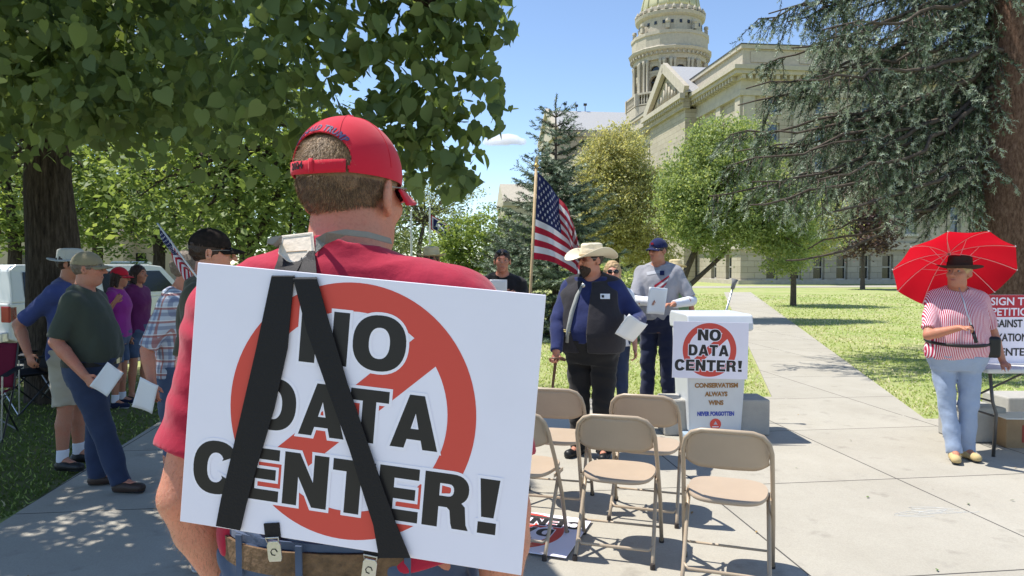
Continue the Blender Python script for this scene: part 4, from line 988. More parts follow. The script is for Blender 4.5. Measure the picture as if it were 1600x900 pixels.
def window(cx, w_, za, zb, gm_, side):
    fr_ = MB(); t = .09
    def bb(o, a, c_, lo, hi, d0, d1):
        if side == 'x': o.bbox((a, d0, lo), (c_, d1, hi))
        else: o.bbox((d0, a, lo), (d1, c_, hi))
    for a, c_, lo, hi in ((cx-w_/2, cx-w_/2+t, za, zb), (cx+w_/2-t, cx+w_/2, za, zb), (cx-w_/2+t, cx+w_/2-t, zb-t, zb), (cx-w_/2+t, cx+w_/2-t, za, za+t), (cx-w_/2+t, cx+w_/2-t, (za+zb)/2-.04, (za+zb)/2+.04)): bb(fr_, a, c_, lo, hi, .28, .36)
    bb(fr_, cx-w_/2-.12, cx+w_/2+.12, za-.18, za, -.12, .2)
    f_ = fr_.build('window', [FRW], cap_); p = MB(); bb(p, cx-w_/2+t, cx+w_/2-t, za+t, zb-t, .335, .34); p.build('pane', gm_, f_)
for c_ in cols:
    for za, zb, gm_ in rows: window(c_, .95, za, zb, gm_, 'x')
for c_ in tcols:
    for za, zb, gm_ in rows[:4]: window(c_, 1.1, za, zb, gm_, 'y')
# pilasters, string courses, cornice and parapet wrap both visible faces
for s_ in (0.0, 4.55, 8.45, 12.35, 16.25, 20.15, 24.05, 27.9): MB().bbox((s_+.0 if s_ == 0 else s_-.45, -.22, 3.3), (s_+.9 if s_ == 0 else s_+.45, -.002, 14.6)).build('pilaster', ST2, cap_)
for t_ in (.0, 3.7, 8.9, 18.0, 22.5, 28.5): MB().bbox((-.22, t_, 3.3), (-.002, t_+.9, 14.6)).build('pilaster', ST2, cap_)
def course(b, z0, z1, out, inn=.0): b.bbox((-out, -out, z0), (32, inn-.003, z1)); b.bbox((-out, inn-.003, z0), (inn-.003, 29.6, z1))
b = MB(); course(b, 2.75, 3.3, .28); course(b, 0, .32, .3); course(b, 8.0, 8.3, .2); b.build('string_course', ST2, cap_)
b = MB(); course(b, 14.6, 15.0, .34); course(b, 15.0, 15.75, .26); course(b, 16.1, 16.4, .95); course(b, 16.4, 16.7, 1.15); course(b, 15.75, 16.1, .42)
k = 0
while k*.55 < 31: b.bbox((k*.55-.4, -.80, 15.78), (k*.55-.12, -.425, 16.097)); k += 1
for k in range(53): b.bbox((-.80, k*.55+.1, 15.78), (-.425, k*.55+.38, 16.097))
b.build('cornice', ST2, cap_)
b = MB(); b.bbox((-.2, -.2, 16.7), (32, .4, 17.0)); b.bbox((-.2, .4, 16.7), (.4, 29.6, 17.0)); b.bbox((-.05, -.05, 17.0), (32, .35, 18.2)); b.bbox((-.05, .35, 17.0), (.35, 29.6, 18.2)); b.bbox((-.25, -.25, 18.2), (32, .5, 18.5)); b.bbox((-.25, .5, 18.2), (.5, 29.6, 18.5))
b.bbox((.5, 20.0, 16.7), (32, 29.6, 18.0))
for s_ in range(0, 30, 4): b.bbox((s_+.6, -.13, 17.2), (s_+3.2, -.052, 18.0))
b.build('parapet', ST2, cap_)
b = MB(); b.bbox((-.3,-.3,18.5),(32,.55,18.58)); b.bbox((-.3,.55,18.5),(.55,29.6,18.58)); b.build('coping', mat('dark_coping', (.08,.08,.085), .6), cap_)
# pediment bay on the side face
b = MB(); b.bbox((-1.3, 8.8, 0), (-.225, 18.8, 15.5)); b.bbox((-1.6, 8.5, 15.5), (-.96, 19.1, 16.7))
tri = [(8.2, 16.705), (19.4, 16.705), (13.8, 20.3)]; tin = [(9.6, 17.0), (18.0, 17.0), (13.8, 19.6)]
b.prism([(8.4,16.71), (19.2,16.71), (13.8,20.0)], -1.2, 8.0, 'yz'); b.build('pediment', ST, cap_)
b = MB(); b.bar((-1.55, 8.0, 16.9), (-1.55, 13.8, 20.5), .9, .45, (1,0,0)); b.bar((-1.55, 19.6, 16.9), (-1.55, 13.8, 20.5), .88, .45, (1,0,0)); b.bbox((-2.1, 8.0, 16.25), (-1.62, 19.6, 16.72))
for k in range(20): b.bbox((-1.95, 8.3+k*.56, 15.95), (-1.63, 8.55+k*.56, 16.246))
b.build('pediment_cornice', ST2, cap_)
b = MB(); b.add([(-1.6,7.9,16.8), (8,7.9,16.8), (8,13.8,20.62), (-1.6,13.8,20.62)], [(0,1,2,3)]); b.add([(-1.6,19.7,16.8), (8,19.7,16.8), (8,13.8,20.62), (-1.6,13.8,20.62)], [(0,1,2,3)]); b.build('pediment_roof', ROOFG, cap_, solid=.06)
b = MB()
for q in range(7): b.tube([(-1.24, 11.4+q*.8, 17.2), (-1.28, 11.4+q*.8+.1*math.sin(q), 17.5+(1.5 if q == 3 else (1.0 if q in (2,4) else .5)))], [.22, .12], 8)
b.build('pediment_relief', ST2, cap_, smooth=True)
# dome tower: local centre
tw = empty('dome_tower', (7.9, 39.3, 0)); tw.parent = cap_; tw.scale = (.87, .87, .962)
def ngon(r, z0, z1, nm, m_, nseg=8, rot=22.5, r1=None, par=tw, sm=False):
    b = MB(); b.lathe([(r, z0), (r1 or r, z1)], nseg, a0=R(rot)); return b.build(nm, m_, par, smooth=sm)
b = MB(); b.bbox((-8, -9, 0), (10, 9, 18.6)); b.bbox((-8.4,-9.4,18.6),(10.4,9.4,19.2)); b.build('tower_base', ST, tw)
b = MB(); b.lathe([(7.2,19.2),(7.2,20.6),(7.5,20.6),(7.5,21.0),(6.6,21.0),(6.6,22.8)], 8, a0=R(22.5)); b.lathe([(6.2,22.8),(6.2,23.0)],8,a0=R(22.5)); b.build('tower_plinth', ST2, tw)
b = MB(); b.lathe([(6.35,24.35),(6.6,24.35),(6.6,24.6),(6.35,24.6)], 8, a0=R(22.5)); b.lathe([(6.3,22.95),(6.6,22.95),(6.6,23.1),(6.3,23.1)],8,a0=R(22.5))
for k in range(8):
    a0, a1 = R(22.5+45*k), R(67.5+45*k); p0, p1 = Vector((6.45*math.cos(a0), 6.45*math.sin(a0), 0)), Vector((6.45*math.cos(a1), 6.45*math.sin(a1), 0))
    for j in range(11):
        p = p0.lerp(p1, j/11); 
        if j == 0: b.box((p.x, p.y, 23.7), (.55, .55, 1.7))
        else: b.lathe([(.07,23.08),(.13,23.45),(.06,23.9),(.1,24.36)], 6, c=(p.x, p.y, 0))
b.build('balustrade', ST2, tw)
# arcade storey
for k in range(8):
    am = R(45*k+45); rr_ = 5.05*math.cos(R(22.5)); M = Matrix.Rotation(am, 4, 'Z') @ Matrix.Translation((rr_, 0, 0)) @ Matrix.Rotation(R(90), 4, 'Z')
    hw = 5.05*math.sin(R(22.5)); b = MB()
    def B2(x0, x1, z0, z1, y0=-.35, y1=.35): b.bbox((x0, y0, z0), (x1, y1, z1), M)
    B2(-hw+.05, -.85, 23.0, 29.0); B2(.85, hw-.05, 23.0, 29.0); B2(-.85, .85, 23.0, 23.9)
    a_ = [(-.85, 26.0)]+[(.85*math.cos(R(180-180*i/10)), 26.0+.85*math.sin(R(180-180*i/10))) for i in range(11)]+[(.85, 26.0), (.85, 27.05), (-.85, 27.05)]
    b.prism(a_[1:12]+[(.85, 27.1), (-.85, 27.1)], -.33, .33, 'xz', M)
    a_ = [(.75*math.cos(R(180-180*i/10)), 27.5+.65*math.sin(R(180-180*i/10))) for i in range(11)]
    b.prism(a_+[(.85, 28.99), (-.85, 28.99)], -.3, .3, 'xz', M); B2(-.85, .85, 27.1, 27.5)
    b.build('arch_bay', ST, tw)
    b = MB()
    for x_ in (-1.62, -1.05, 1.05, 1.62): b.lathe([(.26,23.1),(.26,23.35),(.19,23.45),(.165,28.2),(.26,28.55),(.28,28.9)], 10, M, c=(x_, -.55, 0))
    b.build('column', ST2, tw, smooth=True)
    b = MB(); b.bbox((-.8,.05,27.3),(.8,.1,28.5),M); b.bbox((-.03,.0,24),(.03,.04,26.5),M); b.bbox((-.8,.0,24.95),(.8,.04,25.1),M); b.bbox((-.8,.0,26.0),(.8,.04,26.1),M); b.build('arch_window', DARKW, tw)
b = MB(); b.lathe([(5.0,28.9),(5.5,28.9),(5.5,29.5),(5.65,29.5),(5.65,29.75),(6.15,30.0),(6.3,30.3),(5.9,30.4),(5.75,30.6),(5.75,32.0),(5.9,32.1),(5.9,32.5),(5.5,32.6),(4.9,32.6)], 16, a0=R(11.25)); b.build('attic_cornice', ST2, tw)
for k in range(48):
    a = R(7.5*k); b = MB(); b.box((0,0,0), (.3,.22,.28), Matrix.Rotation(a,4,'Z') @ Matrix.Translation((5.85,0,29.62))); b.build('dentil', ST2, tw)
b = MB(); b.lathe([(4.75,32.6),(4.75,34.6),(4.95,34.7),(5.2,34.9),(5.3,35.3),(5.0,35.45),(4.8,35.5),(4.75,36.1)], 32); b.build('upper_drum', ST2, tw)
b = MB()
for k in range(24):
    a = R(15*k); b.box((0,0,0), (.12,.36,.42), Matrix.Rotation(a,4,'Z') @ Matrix.Translation((4.76,0,33.85)))
b.build('drum_window', DARKW, tw)
b = MB()
for k in range(8):
    b = MB(); a = R(45*k+22.5); M = Matrix.Rotation(a,4,'Z') @ Matrix.Translation((5.35,0,0)); b.box((0,0,33.1), (.55,.55,.6), M); b.lathe([(.12,33.4),(.36,33.7),(.3,34.0),(.05,34.1)], 10, M); b.build('urn', ST2, tw)
for k in range(28):
    b = MB(); a = R(360/28*k); M = Matrix.Rotation(a,4,'Z') @ Matrix.Translation((5.05,0,0)); b.lathe([(.26,35.45),(.30,35.7),(.12,36.0),(.02,36.15)], 8, M); b.build('antefix', ST2, tw)
b = MB(); pr_ = [(4.35*math.cos(t), 36.0+5.4*math.sin(t)) for t in [R(8*i) for i in range(11)]]; b.lathe(pr_, 48); b.build('dome', GOLD, tw, smooth=True)
b = MB()
for k in range(16):
    a = R(22.5*k); b.tube([Vector((r_*1.01*math.cos(a), r_*1.01*math.sin(a), z_)) for r_, z_ in pr_], .12, 6)
b.build('dome_rib', GOLD, tw, smooth=True)
b = MB(); b.lathe([(1.0,41.2),(1.0,43.0),(1.25,43.1),(1.2,43.4),(.7,44.6),(.1,45.2),(.05,46.5)], 16); b.build('lantern', GOLD, tw)
# wing beyond, with gabled grey roof
def wl(X, Y):   # world -> capitol local
    dx, dy = X-CORN[0], Y-CORN[1]; a = -R(6.8); return (dx*math.cos(a)-dy*math.sin(a), dx*math.sin(a)+dy*math.cos(a))
sx0 = wl(5.1, 112)[0]; b = MB(); b.bbox((sx0+.4, 49.5, 0), (14, 63.6, 20.2)); b.build('wing_wall', ST, cap_)
b = MB(); b.bbox((sx0, 49.1, 20.2), (14, 64.0, 21.0)); b.prism([(49.6,21.0),(63.5,21.0),(56.5,24.9)], sx0+.3, sx0+1.0, 'yz'); b.bar((sx0+.2,48.9,21.1),(sx0+.2,56.5,25.4),.7,.7,(1,0,0)); b.bar((sx0+.2,64.1,21.1),(sx0+.2,56.5,25.4),.69,.7,(1,0,0)); b.build('wing_cornice', ST2, cap_)
b = MB(); b.add([(sx0+.3,49,21.1),(14,49,21.1),(14,56.5,25.4),(sx0+.3,56.5,25.4)], [(0,1,2,3)]); b.add([(sx0+.3,64,21.1),(14,64,21.1),(14,56.5,25.4),(sx0+.3,56.5,25.4)], [(0,1,2,3)]); b.build('wing_roof', ROOFG, cap_, solid=.1)
for q, (s_, hh) in enumerate(((sx0+3.0, 1.1), (sx0+4.8, .9), (sx0+6.2, 1.1))):
    b = MB(); b.tube([(s_, 56.5, 25.3), (s_, 56.5, 25.3+hh)], .07, 6); b.box((s_, 56.5, 25.4+hh), (.5,.3,.35)); b.build('roof_vent', DARKW, cap_)
b = MB(); b.bbox((-5.5, 29.61, 0), (0.4, 49.4, 14.0)); b.bbox((-6.0,29.3,14.0),(.4,49.4,15.0)); b.build('link_wall', ST, cap_)
# far gabled block
X0 = (786-800)/FPX*150; h1 = HC+(412-322)/FPX*150; h2 = HC+(412-291)/FPX*150
fb = empty('stone_building', (X0, 150, 0), R(6.8), 'far pale stone building with a low gable left of the spruces', 'building')
b = MB(); b.bbox((.3, 0, 0), (22, 14, h1)); b.bbox((0,-.4,h1),(22.3,14.4,h1+.9)); b.build('wall', ST, fb)
b = MB(); b.prism([(-.5,h1+.9),(14.5,h1+.9),(7,h2+1.2)], 0, 22, 'yz'); b.build('roof', ST2, fb)
# house roof + low buildings across the street
for i, (px, Y, w_, hgt, lab) in enumerate([(60, 62, 14, 4.2, 'low tan house across the street behind the parked truck'), (215, 66, 12, 4.6, 'low tan house across the street between tree trunks')]):
    X0, Y0, _ = at(px, Y); hb = empty('house', (X0, Y0, 0), R(8), lab, 'house', 'houses across the street')
    b = MB(); b.bbox((-w_/2, 0, 0), (w_/2, 8, hgt)); b.build('wall', mat('house_siding', (.45,.38,.30), .9), hb)
    b = MB(); b.prism([(-.6,hgt),(8.6,hgt),(4,hgt+2.4)], -w_/2-.4, w_/2+.4, 'yz'); b.build('roof', mat('house_roof', (.13,.10,.09), .9), hb)
    for k in range(3): 
        b = MB(); b.bbox((-w_/2+1.5+k*4, -.06, 1.2), (-w_/2+2.8+k*4, .05, 2.6)); b.build('window', DARKW, hb)
from mathutils.bvhtree import BVHTree
def bvh_of(o):
    dg = bpy.context.evaluated_depsgraph_get(); dg.update(); M = o.matrix_world
    vs = [M @ v.co for v in o.data.vertices]; return BVHTree.FromPolygons(vs, [tuple(p.vertices) for p in o.data.polygons])
def frame(o, x, y, n):   # matrix from origin and two in-plane axes
    x = Vector(x).normalized(); n = Vector(n).normalized(); y = n.cross(x)
    return Matrix(((x.x, y.x, n.x, o[0]), (x.y, y.y, n.y, o[1]), (x.z, y.z, n.z, o[2]), (0,0,0,1)))
# ------------------------------------------------------------------ protest boards
BOARD = mat('corrugated_board', (.86,.82,.92), .45, .35, var=.02, vscale=5, bump=.03, bscale=30); INKR = mat('red_ink', (.66,.075,.055), .45, .35); INKK = mat('black_ink', (.022,.019,.020), .45, .35); INKW = mat('white_ink', (.88,.84,.93), .45, .35)
IN = .0254
def sign_meshes():
    ms = []
    b = MB(); b.bbox((0,0,-.004), (24*IN,18*IN,0)); ms.append(('board', b, BOARD))
    c = (11.7, 9.1); ro, ri = 8.55, 6.65; polys = [arc(c[0], c[1], ro, ro, 0, 360, 96, 2)[:-1]]
    # two holes: ring interior split by the slash (lower left to upper right)
    hwid = 1.15; a0 = math.degrees(math.asin(hwid/ri)); 
    def seg(sgn):
        st = 43+(0 if sgn > 0 else 180); return arc(c[0], c[1], ri, ri, st+a0, st+180-a0, 40, 2)
    polys += [seg(1), seg(-1)]
    ms.append(('ring', [[(x*IN, y*IN) for x, y in p] for p in polys], INKR, .0004))
    lines = [('NO', 7.85, 15.2, 12.05, 15.6), ('DATA', 5.05, 17.85, 7.2, 10.72), ('CENTER', .75, 20.3, 2.35, 5.9), ('!', 20.85, 22.15, 2.35, 5.9)]
    gl = glyph_polys(lines)
    return ms, [[(x*IN, y*IN) for x, y in p] for p in gl], c
_ms, _gl, _ = sign_meshes()
def merged(name, items, m, parent):
    """items: list of (curve polys, z, depth) -> one mesh"""
    V, Fc = [], []
    for polys, z, dp in items:
        me = curve_mesh(curve_obj(polys, 0, dp)); n0 = len(V); V += [(v.co.x, v.co.y, v.co.z+z) for v in me.vertices]; Fc += [tuple(i+n0 for i in p.vertices) for p in me.polygons]; bpy.data.meshes.remove(me)
    me = bpy.data.meshes.new(name); me.from_pydata(V, [], Fc); me.update(); return link(name, me, m, parent)
def pin(p, q): # q inside p
    return inpoly(np.array([q[0][0]]), np.array([q[0][1]]), p)[0]
def build_sign():
    g = empty('protest_sign'); b = _ms[0][1]; b.build('board', BOARD, g, bevel=.001)
    merged('prohibition_ring', [(_ms[1][1], .0003, .00005)], INKR, g)
    outs, holes = [], {}
    for i, p in enumerate(_gl):
        par = [j for j, q in enumerate(_gl) if j != i and pin(q, p)]
        if par: holes.setdefault(par[0], []).append(i)
        else: outs.append(i)
    wi, bi = [], []
    for k, i in enumerate(outs):
        hs = [_gl[j] for j in holes.get(i, [])]
        wi.append(([inset(_gl[i], .20*IN)]+[inset(h_, -.20*IN) for h_ in hs], .0006+k*.00001, .00005)); bi.append(([_gl[i]]+hs, .0009, .00005))
    merged('letter_outline', wi, INKW, g); merged('lettering', bi, INKK, g); return g
sgn = build_sign()
TL, TR, BL = P(309,410,1.235), P(853,461,1.135), P(290,824,1.235)
xa = (TR-TL).normalized(); dn = (BL-TL); dn = (dn-xa*dn.dot(xa)).normalized(); nn_ = xa.cross(-dn)
W_ = (TR-TL).length; sc = W_/(24*IN); org = TL+dn*18*IN*sc
sgn.matrix_world = frame(org, xa, -dn, nn_) @ Matrix.Scale(sc, 4)
tag(sgn, 'large white NO DATA CENTER placard hanging on the back of the man in red', 'sign', 'no data center signs')
SGM = frame(org, xa, -dn, nn_) @ Matrix.Scale(sc, 4)
s2 = copy_tree(sgn); o0 = G(925,812,.045); xd = (G(846,802,.045)-o0); s2.matrix_world = frame(o0, xd, None, (0,0,1)) @ Matrix.Scale(1.3, 4)
tag(s2, 'white NO DATA CENTER placard lying upside down on the concrete under the chairs', 'sign', 'no data center signs')
s3 = copy_tree(sgn); BD = 6.22
s3.matrix_world = frame(P(1050,590,BD), P(1168,593,BD)-P(1050,590,BD), None, (0,-1,.03)) @ Matrix.Scale(.67/(24*IN), 4)
tag(s3, 'white NO DATA CENTER placard fixed to the front of the trash bin', 'sign', 'no data center signs')

# ------------------------------------------------------------------ the man in red (closest)
FX, FY = -.338, 1.43
def W2L(base, yaw, p):
    d = Vector(p)-Vector(base); return tuple(Matrix.Rotation(-R(yaw), 3, 'Z') @ d)
base = (FX, FY, 0); YW = -8
g, body, Mw, hs = person(base, YW, h=1.885, bulk=1.36, belly=.06, skin=SKIN, vox=.0055, head=(-25, -4), headscale=1.15, neck_fwd=-.055,
    armL=((-.325,-.03,1.17), (-.235,.12,.93)), armR=((.335,-.01,1.15), (.27,.10,.91)), shirt=REDT, pants=DENIM2, hair='short', hairmat=HAIRB, spec=(LENS, FRAME), hem=1.035, wr=.0045, sleeve=.80, vox_=None if False else None) if False else \
  person(base, YW, h=1.885, bulk=1.34, belly=.05, skin=SKIN, vox=.0055, head=(-15, -3), headscale=1.06, neck_fwd=.005, hump=.035, sleeve_r=1.12, hairlow=-.018, neckw=1.13, neck_up=1.550, shw=.030, hipz=1.058,
    armL=((-.315,-.07,1.15), (-.270,.04,.90)), armR=((.332,-.05,1.15), (.310,.04,.91)), shirt=REDT, pants=DENIM2, hair='short', hairmat=HAIRB, spec=(LENS, FRAME), hem=1.00, hemcut=((-.075,-.24,1.02), (.25,.24,.20)), wr=.012, sleeve=.76,
    label='heavy man in crimson tee and red cap, seen from behind, wearing the placard')
fg = g
hp_ = bpy.data.objects.new('tmp', None)
bpy.data.objects.remove(hp_)
Mhead = Mw   # head frame in person space
# cap with rear opening
ce, cr = Vector((0,-.010,.036)), Vector((.091,.112,.104))
CG = MB()
def cpt(i, j, nA=300, nT=120):
    a = 2*math.pi*i/nA; t = -.13+(math.pi/2+.13)*j/nT; q = math.cos(t); return Vector((cr.x*q*math.sin(a), ce.y-cr.y*q*math.cos(a), ce.z+cr.z*math.sin(t)))
def cap_crown():
    nA, nT = 300, 120; V = np.array([cpt(i, j) for j in range(nT+1) for i in range(nA)]); F_ = []
    for j in range(nT):
        for i in range(nA):
            q = (j*nA+i, j*nA+(i+1) % nA, (j+1)*nA+(i+1) % nA, (j+1)*nA+i); c_ = V[list(q)].mean(0)
            if c_[1] < 0 and (c_[0]/.063)**2+((c_[2]-.044)/.050)**2 < 1 and c_[2] > .035: continue
            if c_[1] < 0 and abs(c_[0]) < .060 and c_[2] <= .044: continue
            F_.append(q)
    return V*hs, np.array(F_)
V, Q = cap_crown(); cap_o = np_mesh('cap', V, Q, REDCAP, None, body, True); cap_o.matrix_local = Mhead; md = cap_o.modifiers.new('solid', 'SOLIDIFY'); md.thickness = .003
def onc(a, z, off=0.0):
    q = math.sqrt(max(0, 1-((z-ce.z)/cr.z)**2)); return Vector(((cr.x+off)*q*math.sin(a), ce.y-(cr.y+off)*q*math.cos(a), z+off*.3))*hs
b = MB(); b.grid(lambda u, v: onc(-.68+1.36*u, .0215+.0225*v-.004*math.cos((u-.5)*3.1), .0012), 24, 3); b.build('strap', REDCAP, cap_o, smooth=True, solid=.0025)
b = MB(); b.grid(lambda u, v: onc(.02+.09*u, .0185+.0235*v, .0036), 3, 3); b.build('strap_tab', REDCAP, cap_o, smooth=True, solid=.002)
def br(u, v):
    a = R(-66+132*u); fx = math.sin(a)*.088; fy = math.cos(a)*.104-.008; e = max(0, math.cos(a*1.22))**.7
    return Vector((fx*(1+.04*v), fy+v*.082*e, .036-.34*fx**2/.088-.026*v))*hs
b = MB(); b.grid(br, 24, 8); b.build('brim', REDCAP, cap_o, smooth=True, solid=.004)
b = MB()
for k in range(6):
    a = R(60*k+30); 
    pts = []
    for j in range(1, 15):
        t = R(6*j-2)
        z = ce.z+cr.z*math.sin(t)
        if abs((math.degrees(a)) % 360-0) < 1 and z < .09: continue
        if z < .03: continue
        if k in (0, 5) and z < .075: continue
        pts.append(onc(a, z, .0004))
    b.tube(pts, .0011, 6)
b.lathe([(.0,.006),(.006,.005),(.008,.0)], 12, Matrix.Scale(hs,4) @ Matrix.Translation((0,-.010,.139))); b.build('seam', REDCAP, cap_o, smooth=True)
THR = mat('navy_thread', (.035,.03,.11), .6, .3); THK = mat('black_thread', (.02,.015,.02), .6, .3)
def cap_text(tx, size, f, m, bold):
    me = text_mesh(tx, size, bold, .0004, 1.12)
    bm = bmesh.new(); bm.from_mesh(me); bmesh.ops.triangulate(bm, faces=bm.faces)
    for v in bm.verts: v.co = f(v.co.x, v.co.y, v.co.z)
    bm.to_mesh(me); bm.free(); return link('cap_lettering', me, m, cap_o)
def ftop(x, y, z):
    th = x/.072; rho = .061+y; return onc(rho*1.32*math.sin(th)/.098, .042+rho*.98*math.cos(th), .0008+z)
cap_text('DONALD TRUMP', .0165, ftop, THR, .03)
cap_text('2024', .0165, lambda x, y, z: onc((x-.030)/.10, .0315+y, .0036+z), THK, .03)
# cropped hair strands on the back of the head and in the cap opening
def bristles(n, seed):
    r = np.random.default_rng(seed); a = r.uniform(-1.5, 1.5, n); z = r.uniform(-.062, .088, n); hi = np.where(z > .04, .78, 1.6); k = (np.abs(a) < hi) & ~((z > .018) & (z < .044)) & (r.random(n) < np.clip((z+.074)/.055, 0, 1)**1.6); a, z = a[k], z[k]; n = len(a)
    E = np.array((.0845,.104,.098)); C = np.array((0,-.013,.032)); lowr = np.where(z < -.02, 1-.9*(-.02-z), 1)
    q = np.sqrt(np.clip(1-((z-C[2])/E[2])**2, .05, 1))*lowr*.985; p = np.stack([E[0]*q*np.sin(a), C[1]-E[1]*q*np.cos(a), z], 1); nrm = (p-C)/E**2; nrm /= np.linalg.norm(nrm, axis=1)[:,None]
    d = nrm*.45+np.array((0,-.1,-.9))+r.normal(size=(n,3))*.25; d /= np.linalg.norm(d, axis=1)[:,None]; sd = np.cross(d, nrm); sd /= np.linalg.norm(sd, axis=1)[:,None]
    L = r.uniform(.004, .010, n)[:,None]*np.where(z > .03, 1.9, 1)[:,None]; w_ = .0004; bristles.z = z
    V = np.stack([p-sd*w_, p+sd*w_, p+d*L], 1)*hs; return V.reshape(-1, 3), np.arange(3*n).reshape(-1, 3)
V, Fc = bristles(34000, 3)
HB = [mat('hair_strand_light', (.42,.27,.14), .5, .5), mat('hair_strand', (.20,.12,.065), .5, .5), mat('hair_strand_dark', (.10,.06,.035), .5, .5)]
o = np_mesh('hair_strands', V, Fc, HB, np.where(bristles.z > .03, nr.choice(3, len(Fc), p=[.65,.30,.05]), nr.choice(3, len(Fc), p=[.22,.45,.33])), body); o.matrix_local = Mhead
# collar rib of the tee, belt, loops
shirt_o = [c_ for c_ in fg.children if c_.name.startswith('shirt')][0]; pants_o = [c_ for c_ in fg.children if c_.name.startswith('trousers')][0]
tree = bvh_of(shirt_o); ptree = bvh_of(pants_o)
CAMP = Vector((0, 0, HC))
def hit(px, py, tr=None, off=.003, dflt=1.27):
    d = ray(px, py).normalized(); h_ = (tr or tree).ray_cast(CAMP, d)
    if h_[0] is None: return P(px, py, dflt)
    return h_[0]-d*off
def l2(o_, pt): return o_.matrix_world.inverted() @ Vector(pt)
STRAPK = mat('black_elastic', (.013,.012,.014), .6, .25, bump=.25, bscale=300); STRAPG = mat('worn_grey_elastic', (.26,.25,.23), .85, .15, bump=.3, bscale=300, var=.15); PATCH = mat('cream_leather', (.78,.66,.53), .6, .3, bump=.25, bscale=60, var=.06, vscale=20)
STITCH = mat('stitch_thread', (.70,.66,.60), .8)
Rg = Matrix.Translation(Vector(base)) @ Matrix.Rotation(R(YW), 4, 'Z'); Ri = Rg.inverted()
def ribbon(b, L, Rr, nrm, th, sub=10):
    """ribbon through paired left/right edge points"""
    n_ = len(L); vs = []
    for k in range(n_):
        for p in (L[k], Rr[k]): vs.append(Ri @ Vector(p))
        off = Ri.to_3x3() @ Vector(nrm)*(-th)
        for p in (L[k], Rr[k]): vs.append(Ri @ Vector(p)+off)
    fs = []
    for k in range(n_-1):
        a = 4*k; c_ = a+4; fs += [(a, a+1, c_+1, c_), (a+2, c_+2, c_+3, a+3), (a, c_, c_+2, a+2), (a+1, a+3, c_+3, c_+1)]
    b.add(vs, fs)
def sg(px, py, off=.006):   # point on the placard plane under a pixel
    d = ray(px, py); o_ = TL+nn_*off; t = (o_-CAMP).dot(nn_)/d.dot(nn_); return CAMP+d*t
sus = empty('suspenders', base, R(YW), 'black clip suspenders with cream leather patch crossing the placard of the man in red', 'suspenders')
b = MB()
Lp = [hit(437,392,off=.006), hit(433,408,off=.010)]+[sg(x, y) for x, y in ((424,432),(400,545),(378,640),(357,730),(345,780),(337,822))]
Rp = [hit(470,392,off=.006), hit(472,408,off=.010)]+[sg(x, y) for x, y in ((459,432),(449,545),(428,640),(398,740),(384,790),(375,829))]
ribbon(b, Lp, Rp, nn_, .0016)
Lp = [hit(460,392,off=.008), hit(456,408,off=.012)]+[sg(x, y, .0085) for x, y in ((458,436),(480,520),(512,610),(545,700),(570,780),(583,820),(592,872))]
Rp = [hit(491,392,off=.008), hit(493,408,off=.012)]+[sg(x, y, .0085) for x, y in ((495,436),(513,500),(543,600),(577,700),(601,770),(616,812),(641,872))]
ribbon(b, Lp, Rp, nn_, .0016); b.build('elastic_strap', STRAPK, sus)
b = MB()
Lp = [hit(493,372,off=.006), hit(510,363,off=.004), hit(540,358,off=.004), hit(575,362,off=.004), hit(610,372,off=.004)]
Rp = [hit(493,395,off=.006), hit(508,381,off=.004), hit(540,367,off=.004), hit(575,371,off=.004), hit(613,381,off=.004)]
ribbon(b, Lp, Rp, Vector((0,-.8,.6)), .002)
Lp = [hit(440,368,off=.006), hit(426,370,off=.004), hit(418,373,off=.003)]; Rp = [hit(440,390,off=.006), hit(426,382,off=.004), hit(417,380,off=.003)]
ribbon(b, Lp, Rp, Vector((0,-.8,.6)), .002); b.build('shoulder_strap', STRAPG, sus)
pc = [(438,368),(489,362),(492,392),(486,400),(462,414),(447,407),(434,396)]; ph_ = hit(464,388,off=.019); pn_ = Vector((-.08,-.90,.42)).normalized()
pp = []
for x, y in pc: d_ = ray(x, y); pp.append(Ri @ (CAMP+d_*((ph_-CAMP).dot(pn_)/d_.dot(pn_))))
pn = (Ri.to_3x3() @ pn_).normalized()
b = MB(); b.add(pp+[p-pn*.003 for p in pp], [tuple(range(7)), tuple(range(13,6,-1))]+[(i, (i+1) % 7, 7+(i+1) % 7, 7+i) for i in range(7)]); b.build('leather_patch', PATCH, sus, bevel=.001)
cpp = sum(pp, Vector())/7; b = MB(); b.tube([cpp+(p-cpp)*.84+pn*.0006 for p in pp], .0008, 5, closed=True); b.tube([cpp+(p-cpp)*.90+pn*.0006 for p in pp], .0008, 5, closed=True)
b.build('stitching', STITCH, sus)
b = MB(); q0, q1 = [cpp+(p-cpp)*.55+pn*.0006 for p in (pp[6], pp[2])]; b.tube([q0, q1], .0009, 4); b.tube([q0+Vector((0,0,-.008)), q1+Vector((0,0,-.008))], .0006, 4); b.build('embossed_line', mat('tan_emboss', (.42,.30,.20), .7), sus)
